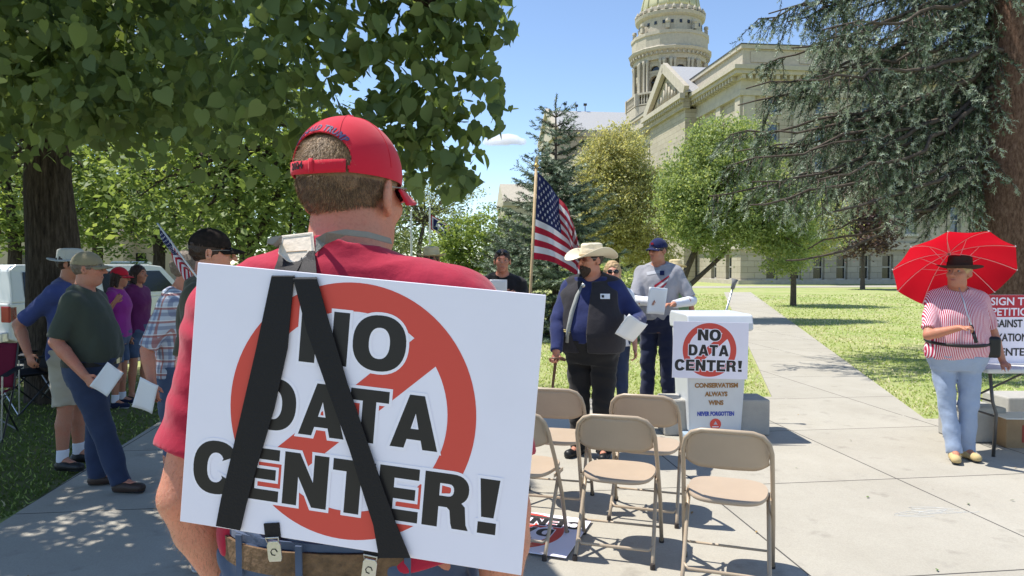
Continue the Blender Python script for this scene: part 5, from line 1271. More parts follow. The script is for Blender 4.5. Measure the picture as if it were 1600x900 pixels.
def clip(px, py, Dd, rot):
    c_ = Ri @ P(px, py, Dd); M = Matrix.Translation(c_) @ Matrix.Rotation(R(rot), 4, 'Y')
    b = MB(); b.prism([(-.0105,-.017),(.0105,-.017),(.0125,-.012),(.0125,.012),(.009,.019),(-.009,.019),(-.0125,.012),(-.0125,-.012)], -.002, .002, 'xz', M)
    o_ = b.build('clip', METAL, sus, bevel=.001)
    b = MB(); b.tube([M @ Vector(p) for p in ((-.010,-.001,.017), (-.012,-.004,.026), (.012,-.004,.026), (.010,-.001,.017))], .0016, 6); b.build('clip_ring', METAL, o_, smooth=True)
    b = MB(); b.tube([M @ Vector((.006*math.cos(t), -.0025, .0+.006*math.sin(t))) for t in (0,1,2,3,4,5)], .0009, 5); b.build('clip_emblem', BLKLEATH, o_)
    b = MB(); b.bbox((-.014,-.001,.022), (.014,.002,.05), M); b.build('clip_web', STRAPK, o_)
clip(429, 862, 1.205, -6); clip(577, 890, 1.185, 8)
co = np.empty(len(body.data.vertices)*3, np.float32); body.data.vertices.foreach_get('co', co); co = co.reshape(-1, 3); no = np.array([tuple(v.normal) for v in body.data.vertices])
k = np.where((np.abs(co[:,0]) > .235) & (co[:,2] < 1.24) & (co[:,2] > .92))[0]; r_ = np.random.default_rng(4); k = r_.choice(k, 5000); p_ = co[k]+r_.normal(size=(5000,3))*.0015; nn2 = no[k]
d_ = nn2*.6+np.array((0,.1,-.8))+r_.normal(size=(5000,3))*.35; d_ /= np.linalg.norm(d_, axis=1)[:,None]; sd_ = np.cross(d_, nn2); sd_ /= np.linalg.norm(sd_, axis=1)[:,None]+1e-6
V = np.stack([p_-sd_*.00022, p_+sd_*.00022, p_+d_*r_.uniform(.007,.016,5000)[:,None]], 1); np_mesh('arm_hair', V.reshape(-1,3), np.arange(15000).reshape(-1,3), HB, r_.choice(2, 5000), body)
# belt on the jeans, seen from behind
BELT = mat('worn_brown_belt', (.15,.095,.055), .8, .25, var=.35, vscale=40, bump=.6, bscale=90)
def wrapband(z0, z1, infl, name, m, parent, zz=None):
    b = MB(); P_ = []
    for i in range(72):
        a = 2*math.pi*i/72; d = Vector((math.sin(a), math.cos(a), 0)); c0 = Rg @ Vector((0,.02,(z0+z1)/2)); dw = (Rg.to_3x3() @ d)
        h_ = ptree.ray_cast(c0+dw*.5, -dw); r_ = (h_[0]-c0).length if h_[0] else .2; P_.append((d, r_))
    rs = [q[1] for q in P_]; rs = [sum(rs[(i+j) % 72] for j in range(-3, 4))/7 for i in range(72)]
    vs, fs = [], []
    for zq, e in ((z0, infl), (z1, infl), (z1, infl-.006), (z0, infl-.006)):
        for i, (d, _) in enumerate(P_): vs.append(Vector((0,.02,zq))+d*(rs[i]+e))
    for q in range(4):
        for i in range(72): j = (i+1) % 72; fs.append((q*72+i, q*72+j, ((q+1) % 4)*72+j, ((q+1) % 4)*72+i))
    b.add(vs, fs); return b.build(name, m, parent, smooth=False, angle=40)
wrapband(1.055, 1.100, .008, 'belt', BELT, fg); wrapband(1.102, 1.116, .006, 'waistband', DENIM2, fg)
for px in (472, 640, 380):
    b = MB(); c_ = hit(px, 885, ptree, .0); c_ = Ri @ c_; b.bar((c_.x, c_.y-.012, 1.04), (c_.x, c_.y-.014, 1.118), .012, .004, (0,1,0)); b.build('belt_loop', DENIM2, fg)

# ------------------------------------------------------------------ folding chairs
TAN = mat('tan_enamel', (.42,.33,.235), .35, .4, var=.05, vscale=6); TANP = mat('tan_plastic', (.44,.34,.245), .45, .4, var=.04, vscale=5, bump=.03, bscale=80); RUB = mat('rubber_foot', (.05,.04,.035), .8)
def make_chair():
    g = empty('folding_chair')
    b = MB(); pts = []
    up = [(-.225,.150,.0), (-.222,.05,.28), (-.215,-.06,.50), (-.208,-.17,.68)]
    top = [(-.195,-.195,.735), (-.165,-.205,.77), (-.12,-.21,.785), (0,-.222,.788)]
    L_ = up+top; pts = L_+[(-x, y, z) for x, y, z in L_[-2::-1]]
    b.tube(pts, .0115, 10); b.build('front_frame', TAN, g, smooth=True)
    for sx in (-1, 1):
        b = MB(); b.tube([(sx*.198,.085,.415), (sx*.200,.0,.30), (sx*.203,-.17,.08), (sx*.206,-.235,.0)], .0105, 8); b.build('rear_leg', TAN, g, smooth=True)
        b = MB(); b.lathe([(.014,.0),(.014,.025),(.012,.03)], 10, c=(sx*.2245,.148,0)); b.build('foot_cap', RUB, g); b = MB(); b.lathe([(.0135,.0),(.0135,.022),(.0115,.03)], 10, c=(sx*.2055,-.233,0)); b.build('foot_cap', RUB, g)
        b = MB(); b.bar((sx*.207,-.055,.41), (sx*.207,.12,.40), .006, .02, (0,0,1)); b.build('seat_bracket', TAN, g)
    b = MB(); b.tube([(-.203,-.16,.095), (-.18,-.175,.075), (.18,-.175,.075), (.203,-.16,.095)], .009, 8); b.tube([(-.222,.115,.10), (.222,.115,.10)], .007, 8); b.build('crossbar', TAN, g, smooth=True)
    def sup(n_, rx, ry, p): return [(math.copysign(abs(math.cos(t))**(2/p), math.cos(t))*rx, math.copysign(abs(math.sin(t))**(2/p), math.sin(t))*ry) for t in [2*math.pi*i/n_ for i in range(n_)]]
    sp = sup(40, .198, .200, 3.4); b = MB(); vs = []; fs = []
    for s_, z in ((.97,.418), (1,.424), (1,.434), (.985,.440), (.9,.438), (.5,.434), (.0,.432)): vs += [(x*s_*(1-.10*(y/.2 < 0)*abs(y/.2)), y*s_+.01, z) for x, y in sp]
    for q in range(6):
        for i in range(40): j = (i+1) % 40; fs.append((q*40+i, q*40+j, (q+1)*40+j, (q+1)*40+i))
    fs.append(tuple(range(39, -1, -1))); b.add(vs, fs); b.build('seat', TANP, g, angle=50)
    b = MB()
    def bf(u, v):
        x = -1+2*u; t = max(0, abs(x)-.60)/.40; z1 = .782-.095*(1-math.sqrt(max(0, 1-t*t))); z0 = .590+.030*(t**2)
        return Vector((x*.196, -.205+.035*x*x-(.025*(v-.5))+.028*(1-v), z0+(z1-z0)*v))
    b.grid(bf, 32, 8); b.build('backrest', TANP, g, smooth=True, solid=.012); return g
ch = make_chair()
chs = [((.60,3.90), -16, 'tan folding chair second from right in the front row'), ((1.105,3.57), -19, 'nearest tan folding chair, at the right end of the row'), ((.87,4.48), -18, 'tan folding chair just left of the trash bin in the second row'),
       ((.30,4.71), -14, 'tan folding chair directly before the legs of the man with the cane'), ((.06,4.02), -20, 'tan folding chair half hidden by the edge of the big placard')]
for i, ((x, y), a, lab) in enumerate(chs):
    c_ = ch if i == 0 else copy_tree(ch); c_.location = (x, y, .025); c_.rotation_euler = (0, 0, R(a)); tag(c_, lab, 'chair', 'tan folding chairs')

# ------------------------------------------------------------------ trash bin, blocks, mic stand
BINW = mat('white_bin_plastic', (.60,.63,.66), .35, .4, var=.04, vscale=4); BROWN = mat('gold_brown_ink', (.30,.16,.06), .6); BLUEI = mat('blue_ink', (.05,.08,.40), .6)
bx, by = P(1107,600,6.62).x, 6.62; tb = empty('trash_bin', (bx, by, .025), R(2), 'white tapered trash bin with slogans on its front beside the chairs', 'trash bin')
b = MB(); b.prism([(-.30,0),(.30,0),(.30,.05),(-.30,.05)], -.28, .24, 'xz'); b.build('base', mat('bluish_base', (.33,.42,.52), .5), tb, bevel=.01)
b = MB(); zb, zt = .05, .99; vs = [(sx*w_, sy*w_*.85, z) for z, w_ in ((zb,.245),(zt,.29)) for sx, sy in ((-1,-1),(1,-1),(1,1),(-1,1))]
b.add(vs, [(3,2,1,0),(4,5,6,7),(0,1,5,4),(1,2,6,5),(2,3,7,6),(3,0,4,7)]); b.build('bin_body', BINW, tb, bevel=.02)
b = MB(); b.prism([(-.29,.985),(.29,.985),(.29,1.0),(.31,1.03),(.31,1.10),(.27,1.14),(-.27,1.14),(-.31,1.13),(-.335,1.06),(-.335,1.0)], -.298, .298, 'yz'); b.build('lid', BINW, tb, bevel=.012)
def binM(z):
    f = (z-zb)/(zt-zb); yy = -(.245+.045*f)*.85-.003; return Matrix.Translation((0, yy, z)) @ Matrix.Rotation(R(90)+math.atan(.0383/.94), 4, 'X')
for tx, z, w_, h_, m in (('CONSERVATISM', .485, .40, .045, BROWN), ('ALWAYS', .405, .21, .045, BROWN), ('WINS', .325, .14, .045, BROWN), ('NEVER FORGOTTEN', .222, .34, .042, BLUEI)):
    fit_text('lettering', tx, binM(z), w_, h_, m, tb, .05)
b = MB(); b.lathe([(.052,0),(.052,.001)], 24, binM(.125) @ Matrix.Scale(1,4)); b.build('round_emblem', INKR, tb); fit_text('lettering', 'VOTE', Matrix.Translation((0,-.0015,0)) @ binM(.12), .06, .02, INKW, tb, .02) if False else None
b = MB(); b.lathe([(.0,.0),(.022,.0)], 3, Matrix.Translation((0,-.002,0)) @ binM(.132), a0=R(90)); b.bbox((-.03,-.028,0),(.03,-.02,.0004), Matrix.Translation((0,-.0015,0)) @ binM(.125)); b.build('emblem_mark', INKW, tb)
CB = mat('cast_concrete_block', (.40,.385,.35), .9, .2, var=.1, vscale=6, bump=.5, bscale=90)
def block(px0, px1, py, hgt, dep, rz, lab):
    p0, p1 = G(px0, py, .025), G(px1, py, .025); c_ = (p0+p1)/2; w_ = (p1-p0).length; o_ = MB().box((0, dep/2, hgt/2), (w_, dep, hgt)).build('concrete_block', CB, bevel=.015)
    o_.location = (c_.x, c_.y, .0252); o_.rotation_euler = (0,0,math.atan2(p1.y-p0.y, p1.x-p0.x)+R(rz)); return tag(o_, lab, 'concrete block', 'low concrete blocks')
block(1038, 1203, 681, .335, .34, 0, 'long low concrete block standing behind the trash bin')
block(1508, 1574, 692, .31, .38, 4, 'low concrete block under the folding table')
block(1575, 1660, 662, .26, .4, 0, 'concrete block cut by the right edge behind the cardboard box')
cx_ = G(1612, 706); o_ = empty('cardboard_box', (cx_.x, cx_.y+.15, .025), R(-4), 'open brown cardboard box under the table at the right edge', 'box')
b = MB(); b.bbox((-.19,-.13,0),(.19,.13,.25)); b.build('box_body', mat('cardboard', (.33,.22,.12), .9, var=.1), o_, bevel=.003)
b = MB(); b.bbox((-.2,-.14,.2505),(.2,.14,.262)); b.build('box_lid', mat('white_card', (.7,.68,.62), .7), o_); b = MB(); b.bbox((-.06,-.1325,.05),(.02,-.1305,.2)); b.build('box_label', mat('red_label', (.35,.06,.04), .6), o_)
ms = empty('microphone_stand', (2.05, 7.1, .025), 0, 'thin silver microphone stand leaning behind the trash bin', 'stand')
b = MB(); b.tube([(0,0,.02), (.05,0,.9), (.18,0,1.36)], .011, 8); b.build('pole', METAL, ms, smooth=True); b = MB(); b.lathe([(.14,0),(.14,.015),(.03,.03),(.0,.03)], 24); b.build('base', BLKLEATH, ms)
b = MB(); b.tube([(.175,0,1.34), (.19,0,1.40), (.20,0,1.44)], [.018,.022,.034], 10); b.build('microphone', mat('grey_foam', (.18,.18,.18), .8), ms, smooth=True)
bc = G(872, 685); o_ = empty('plastic_tote', (bc.x, bc.y+.1, .025), R(10), 'pale blue-grey plastic tote standing behind the back chairs', 'tote')
b = MB(); b.box((0,0,.13), (.34,.24,.26), taper=1.08); b.build('tote_body', mat('bluegrey_plastic', (.22,.30,.42), .4, .4), o_, bevel=.012); b = MB(); b.bbox((-.19,-.14,.262),(.19,.14,.282)); b.build('lid', mat('grey_plastic', (.35,.40,.48), .4), o_, bevel=.006)

# ------------------------------------------------------------------ flags
FR_, FW_, FN_ = cloth_mat('flag_red', (.42,.02,.045), .08), cloth_mat('flag_white', (.72,.72,.76), .03), cloth_mat('flag_navy', (.02,.028,.10), .08)
for m_ in (FR_, FW_, FN_):
    t_ = m_.node_tree; out = t_.nodes['Material Output']; tr = t_.nodes.new('ShaderNodeBsdfTranslucent'); tr.inputs[0].default_value = m_.node_tree.nodes['Principled BSDF'].inputs['Base Color'].default_value; mx = t_.nodes.new('ShaderNodeMixShader'); mx.inputs[0].default_value = .25
    t_.links.new(t_.nodes['Principled BSDF'].outputs[0], mx.inputs[1]); t_.links.new(tr.outputs[0], mx.inputs[2]); t_.links.new(mx.outputs[0], out.inputs[0])
def us_flag(g, S, nu=70, starr=.028):
    b = MB(); nv = 39
    for j in range(nv):
        for i in range(nu):
            pass
    b.grid(lambda u, v: S(u, v), nu, nv); b.m = []
    for j in range(nv):
        for i in range(nu):
            u, v = (i+.5)/nu, (j+.5)/nv; b.m.append(2 if (u < .4 and v > 6/13) else (0 if int(v*13) % 2 == 0 else 1))
    b.build('flag_cloth', [FR_, FW_, FN_], g, smooth=True, fix=False)
    b = MB()
    for rI in range(9):
        for cI in range(11):
            if (rI+cI) % 2: continue
            u0, v0 = .4*(cI+1)/12, 6/13+7/13*(rI+1)/10; 
            for sg_ in (-1, 1):
                vs = []
                for k in range(10):
                    a = R(90+36*k); r_ = starr*(1 if k % 2 == 0 else .42); u, v = u0+r_*math.cos(a)*.55, v0+r_*math.sin(a)
                    p = S(u, v); du = S(u+.005, v)-p; dv = S(u, min(1, v+.005))-p; nq = du.cross(dv); nq = nq.normalized() if nq.length > 0 else Vector((0,-1,0)); vs.append(p+nq*.0025*sg_)
                b.add(vs, [tuple(range(10))])
    b.build('stars', FW_, g, fix=False)
WOOD = mat('pale_wood', (.50,.36,.20), .6, .3, var=.15, vscale=20)
pt, pb_ = P(838,262,6.5), G(818,684); axv = (pt-pb_).normalized(); ug = empty('us_flag', pb_, 0, 'full-size stars and stripes drooping from a wooden pole beside the man in cowboy hat', 'flag')
b = MB(); b.tube([Vector((0,0,0)), pt-pb_], .014, 10); b.build('pole', WOOD, ug, smooth=True)
b = MB(); M = Matrix.Translation(pt-pb_) @ axv.to_track_quat('Z', 'Y').to_matrix().to_4x4(); b.lathe([(.014,0),(.022,.01),(.022,.03),(.012,.035),(.016,.06),(.0,.12)], 12, M); b.build('finial', mat('brass', (.6,.42,.15), .4, .5, .7), ug, smooth=True)
HO = .80
def S1(u, v):
    q = (pt-pb_)-axv*(.04+HO*(1-v)); x = .43*(1-(1-u)**1.75)*(.80+.20*(1-v)); z = -(.60*u**1.0)*v**1.1-.06*u*(1-v)-.22*u*u*(1-v)
    fold = (.012+.085*u**.8)*math.sin(9*u*1.6+5.5*v*u+1.2)+.03*u*math.sin(23*u+4*v)
    return q+Vector((.016+x+.02*u*math.sin(8*v+10*u), fold, z))
us_flag(ug, S1)
# small hand flag
st, sb = P(246,349,3.75), P(372,520,3.40); hf = empty('hand_flag', sb, 0, 'small stars and stripes on a white stick tilted left of the camouflage cap', 'flag')
b = MB(); b.tube([(0,0,0), st-sb], .0045, 8); b.build('stick', mat('white_stick', (.7,.68,.64), .5), hf, smooth=True)
ax2 = (st-sb).normalized()
def S2(u, v):
    q = (st-sb)-ax2*(.02+.21*(1-v)); d = Vector((.42,0,-.90)); return q+d*(.30*u)*(1-.25*v)+Vector((.0,.02*math.sin(11*u+3*v)+.01*u,-.03*math.sin(9*u)))
us_flag(hf, S2, 40)
# distant flagpoles
PW = mat('white_paint_pole', (.65,.65,.65), .4)
def fpole(px, ptop, Y, lab, flag):
    X0, Y0, _ = at(px, Y); zt = HC+(412-ptop)/FPX*Y; g = empty('flagpole', (X0, Y0, 0), 0, lab, 'flagpole'); b = MB(); b.tube([(0,0,0), (0,0,zt)], [.07,.04], 8); b.lathe([(0,-.07),(.07,0),(0,.07)], 8, c=(0,0,zt)); b.build('pole', PW, g)
    if flag:
        f_ = lambda a, c_: (lambda u, v: Vector((.05+(1.0*(a+(1-2*a)*u))*.9, .10*math.sin(5*u), zt-.42-(.9)*(a+(1-2*a)*(1-v))*.78-.55*(a+(1-2*a)*u)-c_*0)) + Vector((0,-c_,0)))
        for a, c_, nm, mm in ((0,0,'flag_border',FR_),(.06,.012,'flag_edge',FW_),(.14,.024,'flag_field',FN_)):
            b = MB(); b.grid(f_(a, c_), 14, 6); b.build(nm, mm, g, smooth=True, fix=False)
        S_ = f_(.14, .04); b = MB(); bi = [(.15,.35),(.2,.62),(.38,.78),(.55,.68),(.8,.6),(.86,.4),(.8,.2),(.72,.2),(.7,.4),(.45,.38),(.4,.18),(.3,.18),(.3,.35)]
        b.add([S_(u, v) for u, v in bi], [tuple(range(len(bi)))]); b.build('bison_emblem', FW_, g, fix=False)
fpole(672, 322, 34, 'white flagpole with a small navy flag with white animal, left of the lime-green tree', True)
fpole(643, 330, 36, 'bare white pole just right of the head of the man in red', False)

# ------------------------------------------------------------------ woman with umbrella, table, petition sign
def paper(p, w_, h_, rx, ry, rz, lab, fold=False):
    b = MB(); b.grid(lambda u, v: Vector(((u-.5)*w_, .012*math.sin(3*u+2*v)+(.05*abs(u-.5) if fold else 0), (v-.5)*h_)), 8, 8); o_ = b.build('paper_sheet', PAPER, smooth=True, solid=.0012); o_.location = p; o_.rotation_euler = (R(rx), R(ry), R(rz)); return tag(o_, lab, 'paper', 'papers held in hands')
wb = (3.64, 5.75, .025); YW2 = 166
wr_ = W2L(wb, YW2, (3.45,5.42,1.125)); we = W2L(wb, YW2, (3.32,5.60,1.05)); we2 = W2L(wb, YW2, (3.93,5.74,1.06)); ww2 = W2L(wb, YW2, (3.96,5.66,.835))
person(wb, YW2, 1.625, bulk=1.30, belly=.07, skin=SKIN2, shirt=STRIPE, pants=LDENIM, shoes=CLOG, fem=True, head=(-42,4), armR=(we, wr_), armL=(we2, ww2), hair='short', hairmat=HAIRL, hat='wide', hatmat=BRNH, headscale=1.10, hem=.90, hipz=.935, collar=True, open_neck=.09,
       legL=((-.09,.02,.44), (-.09,.0,.085)), legR=((.07,.03,.44), (.03,.10,.085)), finger_dirR=((-.75,.5,.1), (0,-.1,-1), 1.2), finger_dirL=((.1,.9,-.35), (0,-.3,-1), .3), sleeve=.85, label='older woman in red striped shirt and brown hat under the red umbrella')
pw_ = bpy.data.objects[[o.name for o in bpy.data.objects if o.name.startswith('person')][-1]]
b = MB()
for i in range(1):
    pts = [(.225*math.cos(t)*1.02, .195*math.sin(t)+.025, .965-.02*math.sin(t)) for t in [2*math.pi*k/32 for k in range(32)]]
    b.tube(pts, .014, 6, closed=True)
fp = b.build('waist_strap', BLKLEATH, pw_, smooth=True)
F = Field(.006); F.box((-.215,.10,.93), (.13,.07,.17), .025); fp = F.build('belt_pouch', BLKLEATH, pw_)
RU = mat('red_umbrella_cloth', (.62,.008,.022), .6, .25, trans=1); t_ = RU.node_tree
hand = Vector((3.52,5.36,1.10)); apex = P(1482,396,5.93); ax = (apex-hand).normalized(); L_ = (apex-hand).length
um = empty('umbrella', hand, 0, 'open red umbrella with pale ribs held behind the woman in striped shirt', 'umbrella')
Mu = ax.to_track_quat('Z', 'Y').to_matrix().to_4x4()
b = MB(); b.tube([Mu @ Vector((0,0,-.02)), Mu @ Vector((0,0,L_+.05))], .0055, 8); b.build('shaft', METAL, um, smooth=True)
b = MB(); b.tube([Mu @ Vector((0,0,-.10)), Mu @ Vector((0,0,.06))], .013, 10); b.build('handle', BLKLEATH, um, smooth=True)
NR = 10; RC = .455; DP = .19
def can(a, r_): 
    k = (a*NR/(2*math.pi)) % 1; sc_ = 1-.055*math.sin(math.pi*k)*r_**3; z = L_-DP*(r_**2)*(1)+.02*math.sin(math.pi*k)*r_**1.5*-0
    return Mu @ Vector((RC*r_*sc_*math.cos(a), RC*r_*sc_*math.sin(a), z-.014*math.sin(math.pi*k)*r_))
b = MB(); b.grid(lambda u, v: can(2*math.pi*u, max(.01, v)), NR*8, 14); b.build('canopy', RU, um, smooth=True, fix=False)
for k in range(NR):
    a = 2*math.pi*k/NR; b = MB(); b.tube([Mu @ Vector((RC*r_*math.cos(a), RC*r_*math.sin(a), L_-DP*r_*r_-.006)) for r_ in [i/10 for i in range(11)]], .0026, 6); r5 = .5
    b.tube([Mu @ Vector((.008*math.cos(a), .008*math.sin(a), L_-.20)), Mu @ Vector((RC*r5*math.cos(a), RC*r5*math.sin(a), L_-DP*r5*r5-.007))], .0022, 6)
    p = Mu @ Vector((RC*math.cos(a), RC*math.sin(a), L_-DP)); b.lathe([(0,-.008),(.007,0),(0,.008)], 6, Matrix.Translation(p)); b.build('rib', mat('pale_rib', (.75,.62,.60), .4), um, smooth=True)
b = MB(); b.lathe([(.012,L_-.21),(.014,L_-.19),(.012,L_-.17)], 8, Mu); b.build('runner', PW, um)
tbx = empty('folding_table', (4.75, 6.10, .025), R(0), 'white-topped folding table with bent grey legs at the right edge', 'table')
b = MB(); b.bbox((-.86,-.37,.695),(.86,.37,.735)); b.build('tabletop', mat('white_table_plastic', (.62,.62,.60), .5), tbx, bevel=.012)
GL_ = mat('grey_steel', (.09,.085,.08), .4, .5, .4)
for sx in (-1, 1):
    for sy in (-1, 1):
        b = MB(); b.tube([(sx*.78, sy*.28, .69), (sx*.76, sy*.29, .45), (sx*.74, sy*.31, .35), (sx*.77, sy*.33, 0)], .0135, 8); b.build('leg', GL_, tbx, smooth=True)
    b = MB(); b.tube([(sx*.745,-.30,.33), (sx*.745,.30,.33)], .009, 6); b.tube([(sx*.76,0,.42), (sx*.2,0,.69)], .009, 6); b.tube([(sx*.76,-.28,.45), (sx*.765,0,.45), (sx*.76,.28,.45)], .009, 6); b.build('brace', GL_, tbx, smooth=True)
pX = P(1537,575,6.0).x; ps = empty('petition_sign', (pX, 6.02, .763), 0, 'red and white SIGN THE PETITION board standing on the table', 'sign')
b = MB(); b.bbox((0,0,0),(.52,.006,.59)); b.build('board', BOARD, ps); b = MB(); b.bbox((.0,-.0012,.40),(.52,-.0004,.589)); b.build('header_band', mat('petition_red', (.50,.03,.05), .5), ps)
def PT(x, z): return Matrix.Translation((x, -.0025, z)) @ Matrix.Rotation(R(90), 4, 'X')
for tx, z, w_, h_, m in (('SIGN THE', .535, .40, .068, INKW), ('PETITION', .445, .38, .068, INKW), ('AGAINST THE', .345, .46, .068, INKK), ('TAXATION OF', .225, .47, .068, INKK), ('CENTERS', .10, .36, .068, INKK)):
    fit_text('lettering', tx, PT(.26 if tx != 'CENTERS' else .27, z), w_, h_, m, ps, .02)

# ------------------------------------------------------------------ man with cowboy hat and cane
cb_ = (.66, 5.78, .025); YC = 152
er = W2L(cb_, YC, (.37,5.72,1.16)); wr_ = W2L(cb_, YC, (.35,5.55,.93)); el = W2L(cb_, YC, (1.02,5.66,1.17)); wl_ = W2L(cb_, YC, (.93,5.36,1.16))
person(cb_, YC, 1.735, bulk=1.42, belly=.09, skin=SKIN, shirt=BLUES, pants=BLACKC, shoes=BLKLEATH, head=(-28,-2), armR=(er, wr_), armL=(el, wl_), long_sleeve=1.0, hair='short', hairmat=HAIRD, hat='cowboy', hatmat=CREAMH, band=mat('hat_band_cream', (.55,.45,.30), .7), beard='full', spec=(LENSR, FRAME), collar=True, tucked=True,
       finger_dirR=((0,.35,-.95), (0,.6,-.3), 1.3), finger_dirL=((.55,.7,-.2), (.2,-.5,-.8), .9), label='bearded man in cream cowboy hat and dark vest leaning on a cane', vox=.008)
cw = [o for o in bpy.data.objects if o.name.startswith('person')][-1]; cw = bpy.data.objects[sorted([o.name for o in bpy.data.objects if o.get('label', '').startswith('bearded')])[0]]
s_ = 1.735/1.78; vk = [(z*s_, 0, (cy+.09*math.exp(-((z-1.09)/.15)**2)*.55)*s_, (a*(1.42 if z < 1.42 else 1.25)+.09*math.exp(-((z-1.09)/.15)**2)*.35)*s_, (b_*(1.42 if z < 1.42 else 1.25)+.09*math.exp(-((z-1.09)/.15)**2)*.6)*s_) for z, cy, a, b_ in ((.88,0,.165,.112),(.96,0,.172,.118),(1.06,0,.158,.108),(1.18,0,.160,.110),(1.30,.004,.176,.118),(1.40,.0,.180,.108),(1.455,-.006,.150,.085),(1.50,-.01,.085,.062))]
F = Field(.008); F.loft(vk, infl=.027, zlo=.90*s_, zhi=1.49*s_)
for sx in (-1, 1): F.cap((sx*.04,-.02,1.50*s_), (sx*.17,-.014,1.452*s_), .078, .080, k=.03)
F.cap((.0,.30,.80), (.02,.30,1.10), .055, .07, op='s', k=.01, asp=(2.2, (0,1,0))); F.cap((.02,.26,1.10), (.0,.17,1.52), .07, .06, op='s', k=.01, asp=(1.9, (0,1,0)))
F.ell((0,.02,1.545*s_), (.085,.10,.065), op='s', k=.008)
for sx in (-1, 1): F.ell((sx*.29,0,1.33), (.055,.12,.16), op='s', k=.01)
F.wrinkle(.004, 14, 4, .6); vst = F.build('vest', VEST, cw)
vtree = None
Rc = Matrix.Translation(Vector(cb_)) @ Matrix.Rotation(R(YC), 4, 'Z')
bpy.context.view_layer.update(); vt = bvh_of(vst)
def hitc(px, py, off=.004):
    d = ray(px, py).normalized(); h_ = vt.ray_cast(CAMP, d); p = h_[0]-d*off if h_[0] else P(px, py, 5.5); return Rc.inverted() @ p
b = MB(); q = [hitc(x, y) for x, y in ((938,459),(953,459),(953,467),(938,467))]; nq = (q[1]-q[0]).cross(q[3]-q[0]).normalized(); b.add([p+nq*.0 for p in q], [(0,1,2,3)]); b.build('name_badge', PAPER, vst, solid=.002)
b = MB(); q = [hitc(x, y, .008) for x, y in ((940,461),(944,461),(944,465),(940,465))]; b.add(q, [(0,1,2,3)]); b.build('badge_mark', INKK, vst)
b = MB()
for dz in (0, .022, .03): b.tube([hitc(x, y+(dz*100), .012) for x, y in ((878,514),(888,517),(898,517),(908,511),(915,502))], .0035, 5)
b.build('watch_chain', mat('gold_chain', (.65,.55,.25), .35, .5, .6), vst)
b = MB(); b.tube([hitc(x, y, .010) for x, y in ((909,448),(902,462),(893,490),(888,514),(886,535))], [.012,.017,.019,.018,.014], 6); b.build('vest_lining', LINING, vst, smooth=True)
b = MB(); M = Matrix.Translation(Rc.inverted() @ P(911,446,5.50)) @ Matrix.Rotation(R(-90),4,'X'); b.lathe([(0,.006),(.016,.004),(.018,0)], 14, M); b.build('bolo_slide', METAL, cw, smooth=True)
cn = empty('cane', G(858, 655), 0, 'dark wooden walking cane under the hand of the man in cowboy hat', 'cane'); tp = Vector((.345,5.50,.875))-Vector(cn.location)
b = MB(); b.tube([(0,0,.03), tp], [.010,.013], 10); b.tube([tp+Vector((-.05,0,-.005)), tp, tp+Vector((.05,0,.0)), tp+Vector((.075,0,-.015))], [.013,.015,.015,.010], 8); b.build('stick', mat('dark_wood', (.10,.045,.022), .4, .4, var=.3, vscale=30), cn, smooth=True); b = MB(); b.lathe([(.014,0),(.014,.035)], 10); b.build('ferrule', RUB, cn)
paper((.90,5.27,1.12), .17, .19, 30, 25, 20, 'crumpled white sheets in the hand of the man in cowboy hat', True)

# man with navy cap and eagle shirt
nb = (1.62, 7.78, .025); YN = 152
er = W2L(nb, YN, (1.33,7.66,1.22)); wr_ = W2L(nb, YN, (1.54,7.38,1.22)); el = W2L(nb, YN, (1.95,7.62,1.22)); wl_ = W2L(nb, YN, (1.70,7.38,1.195))
person(nb, YN, 1.86, bulk=1.16, belly=.02, skin=SKIN2, shirt=GRAYT, pants=NAVY, shoes=BLKLEATH, head=(-24,-2), armR=(er, wr_), armL=(el, wl_), hat='cap', hatmat=FN_, hair='short', hairmat=HAIRD, spec=(LENS, FRAME), sleeve=.9, hem=.94, label='man in navy cap and grey eagle-print shirt with white undersleeves', finger_dirR=((.4,.8,.1), (-.5,.3,-.6), .8), finger_dirL=((.6,.6,0), (-.2,-.2,-.9), .9))
nm = [o for o in bpy.data.objects if o.get('label', '').startswith('man in navy cap')][0]; s_ = 1.86/1.78
for (E_, W__) in ((er, wr_), (el, wl_)):
    F = Field(.008); E_, W__ = np.array(E_), np.array(W__); F.cap(E_, W__, .054*s_, .040*s_, k=.01, c1=True); F.wrinkle(.003, 22, 3); F.build('undersleeve', WHITEC, nm)
shn = [c_ for c_ in nm.children if c_.name.startswith('shirt')][0]; bpy.context.view_layer.update(); nt_ = bvh_of(shn); Rn = Matrix.Translation(Vector(nb)) @ Matrix.Rotation(R(YN), 4, 'Z')
def hitn(px, py, off=.004):
    d = ray(px, py).normalized(); h_ = nt_.ray_cast(CAMP, d); p = h_[0]-d*off if h_[0] else None; return (Rn.inverted() @ p) if p else None
def patch_on(name, pts, m, par, n_=4, hf=hitn, off=.005):
    (x0,y0),(x1,y1),(x2,y2),(x3,y3) = pts; b = MB(); ok = True; G_ = []
    for j in range(n_+1):
        for i in range(n_*2+1):
            u, v = i/(n_*2), j/n_; x = (x0*(1-u)+x1*u)*(1-v)+(x3*(1-u)+x2*u)*v; y = (y0*(1-u)+y1*u)*(1-v)+(y3*(1-u)+y2*u)*v; p = hf(x, y, off); G_.append(p)
    if any(p is None for p in G_): return
    w_ = n_*2+1; b.add(G_, [(j*w_+i, j*w_+i+1, (j+1)*w_+i+1, (j+1)*w_+i) for j in range(n_) for i in range(n_*2)]); b.build(name, m, par, smooth=True)
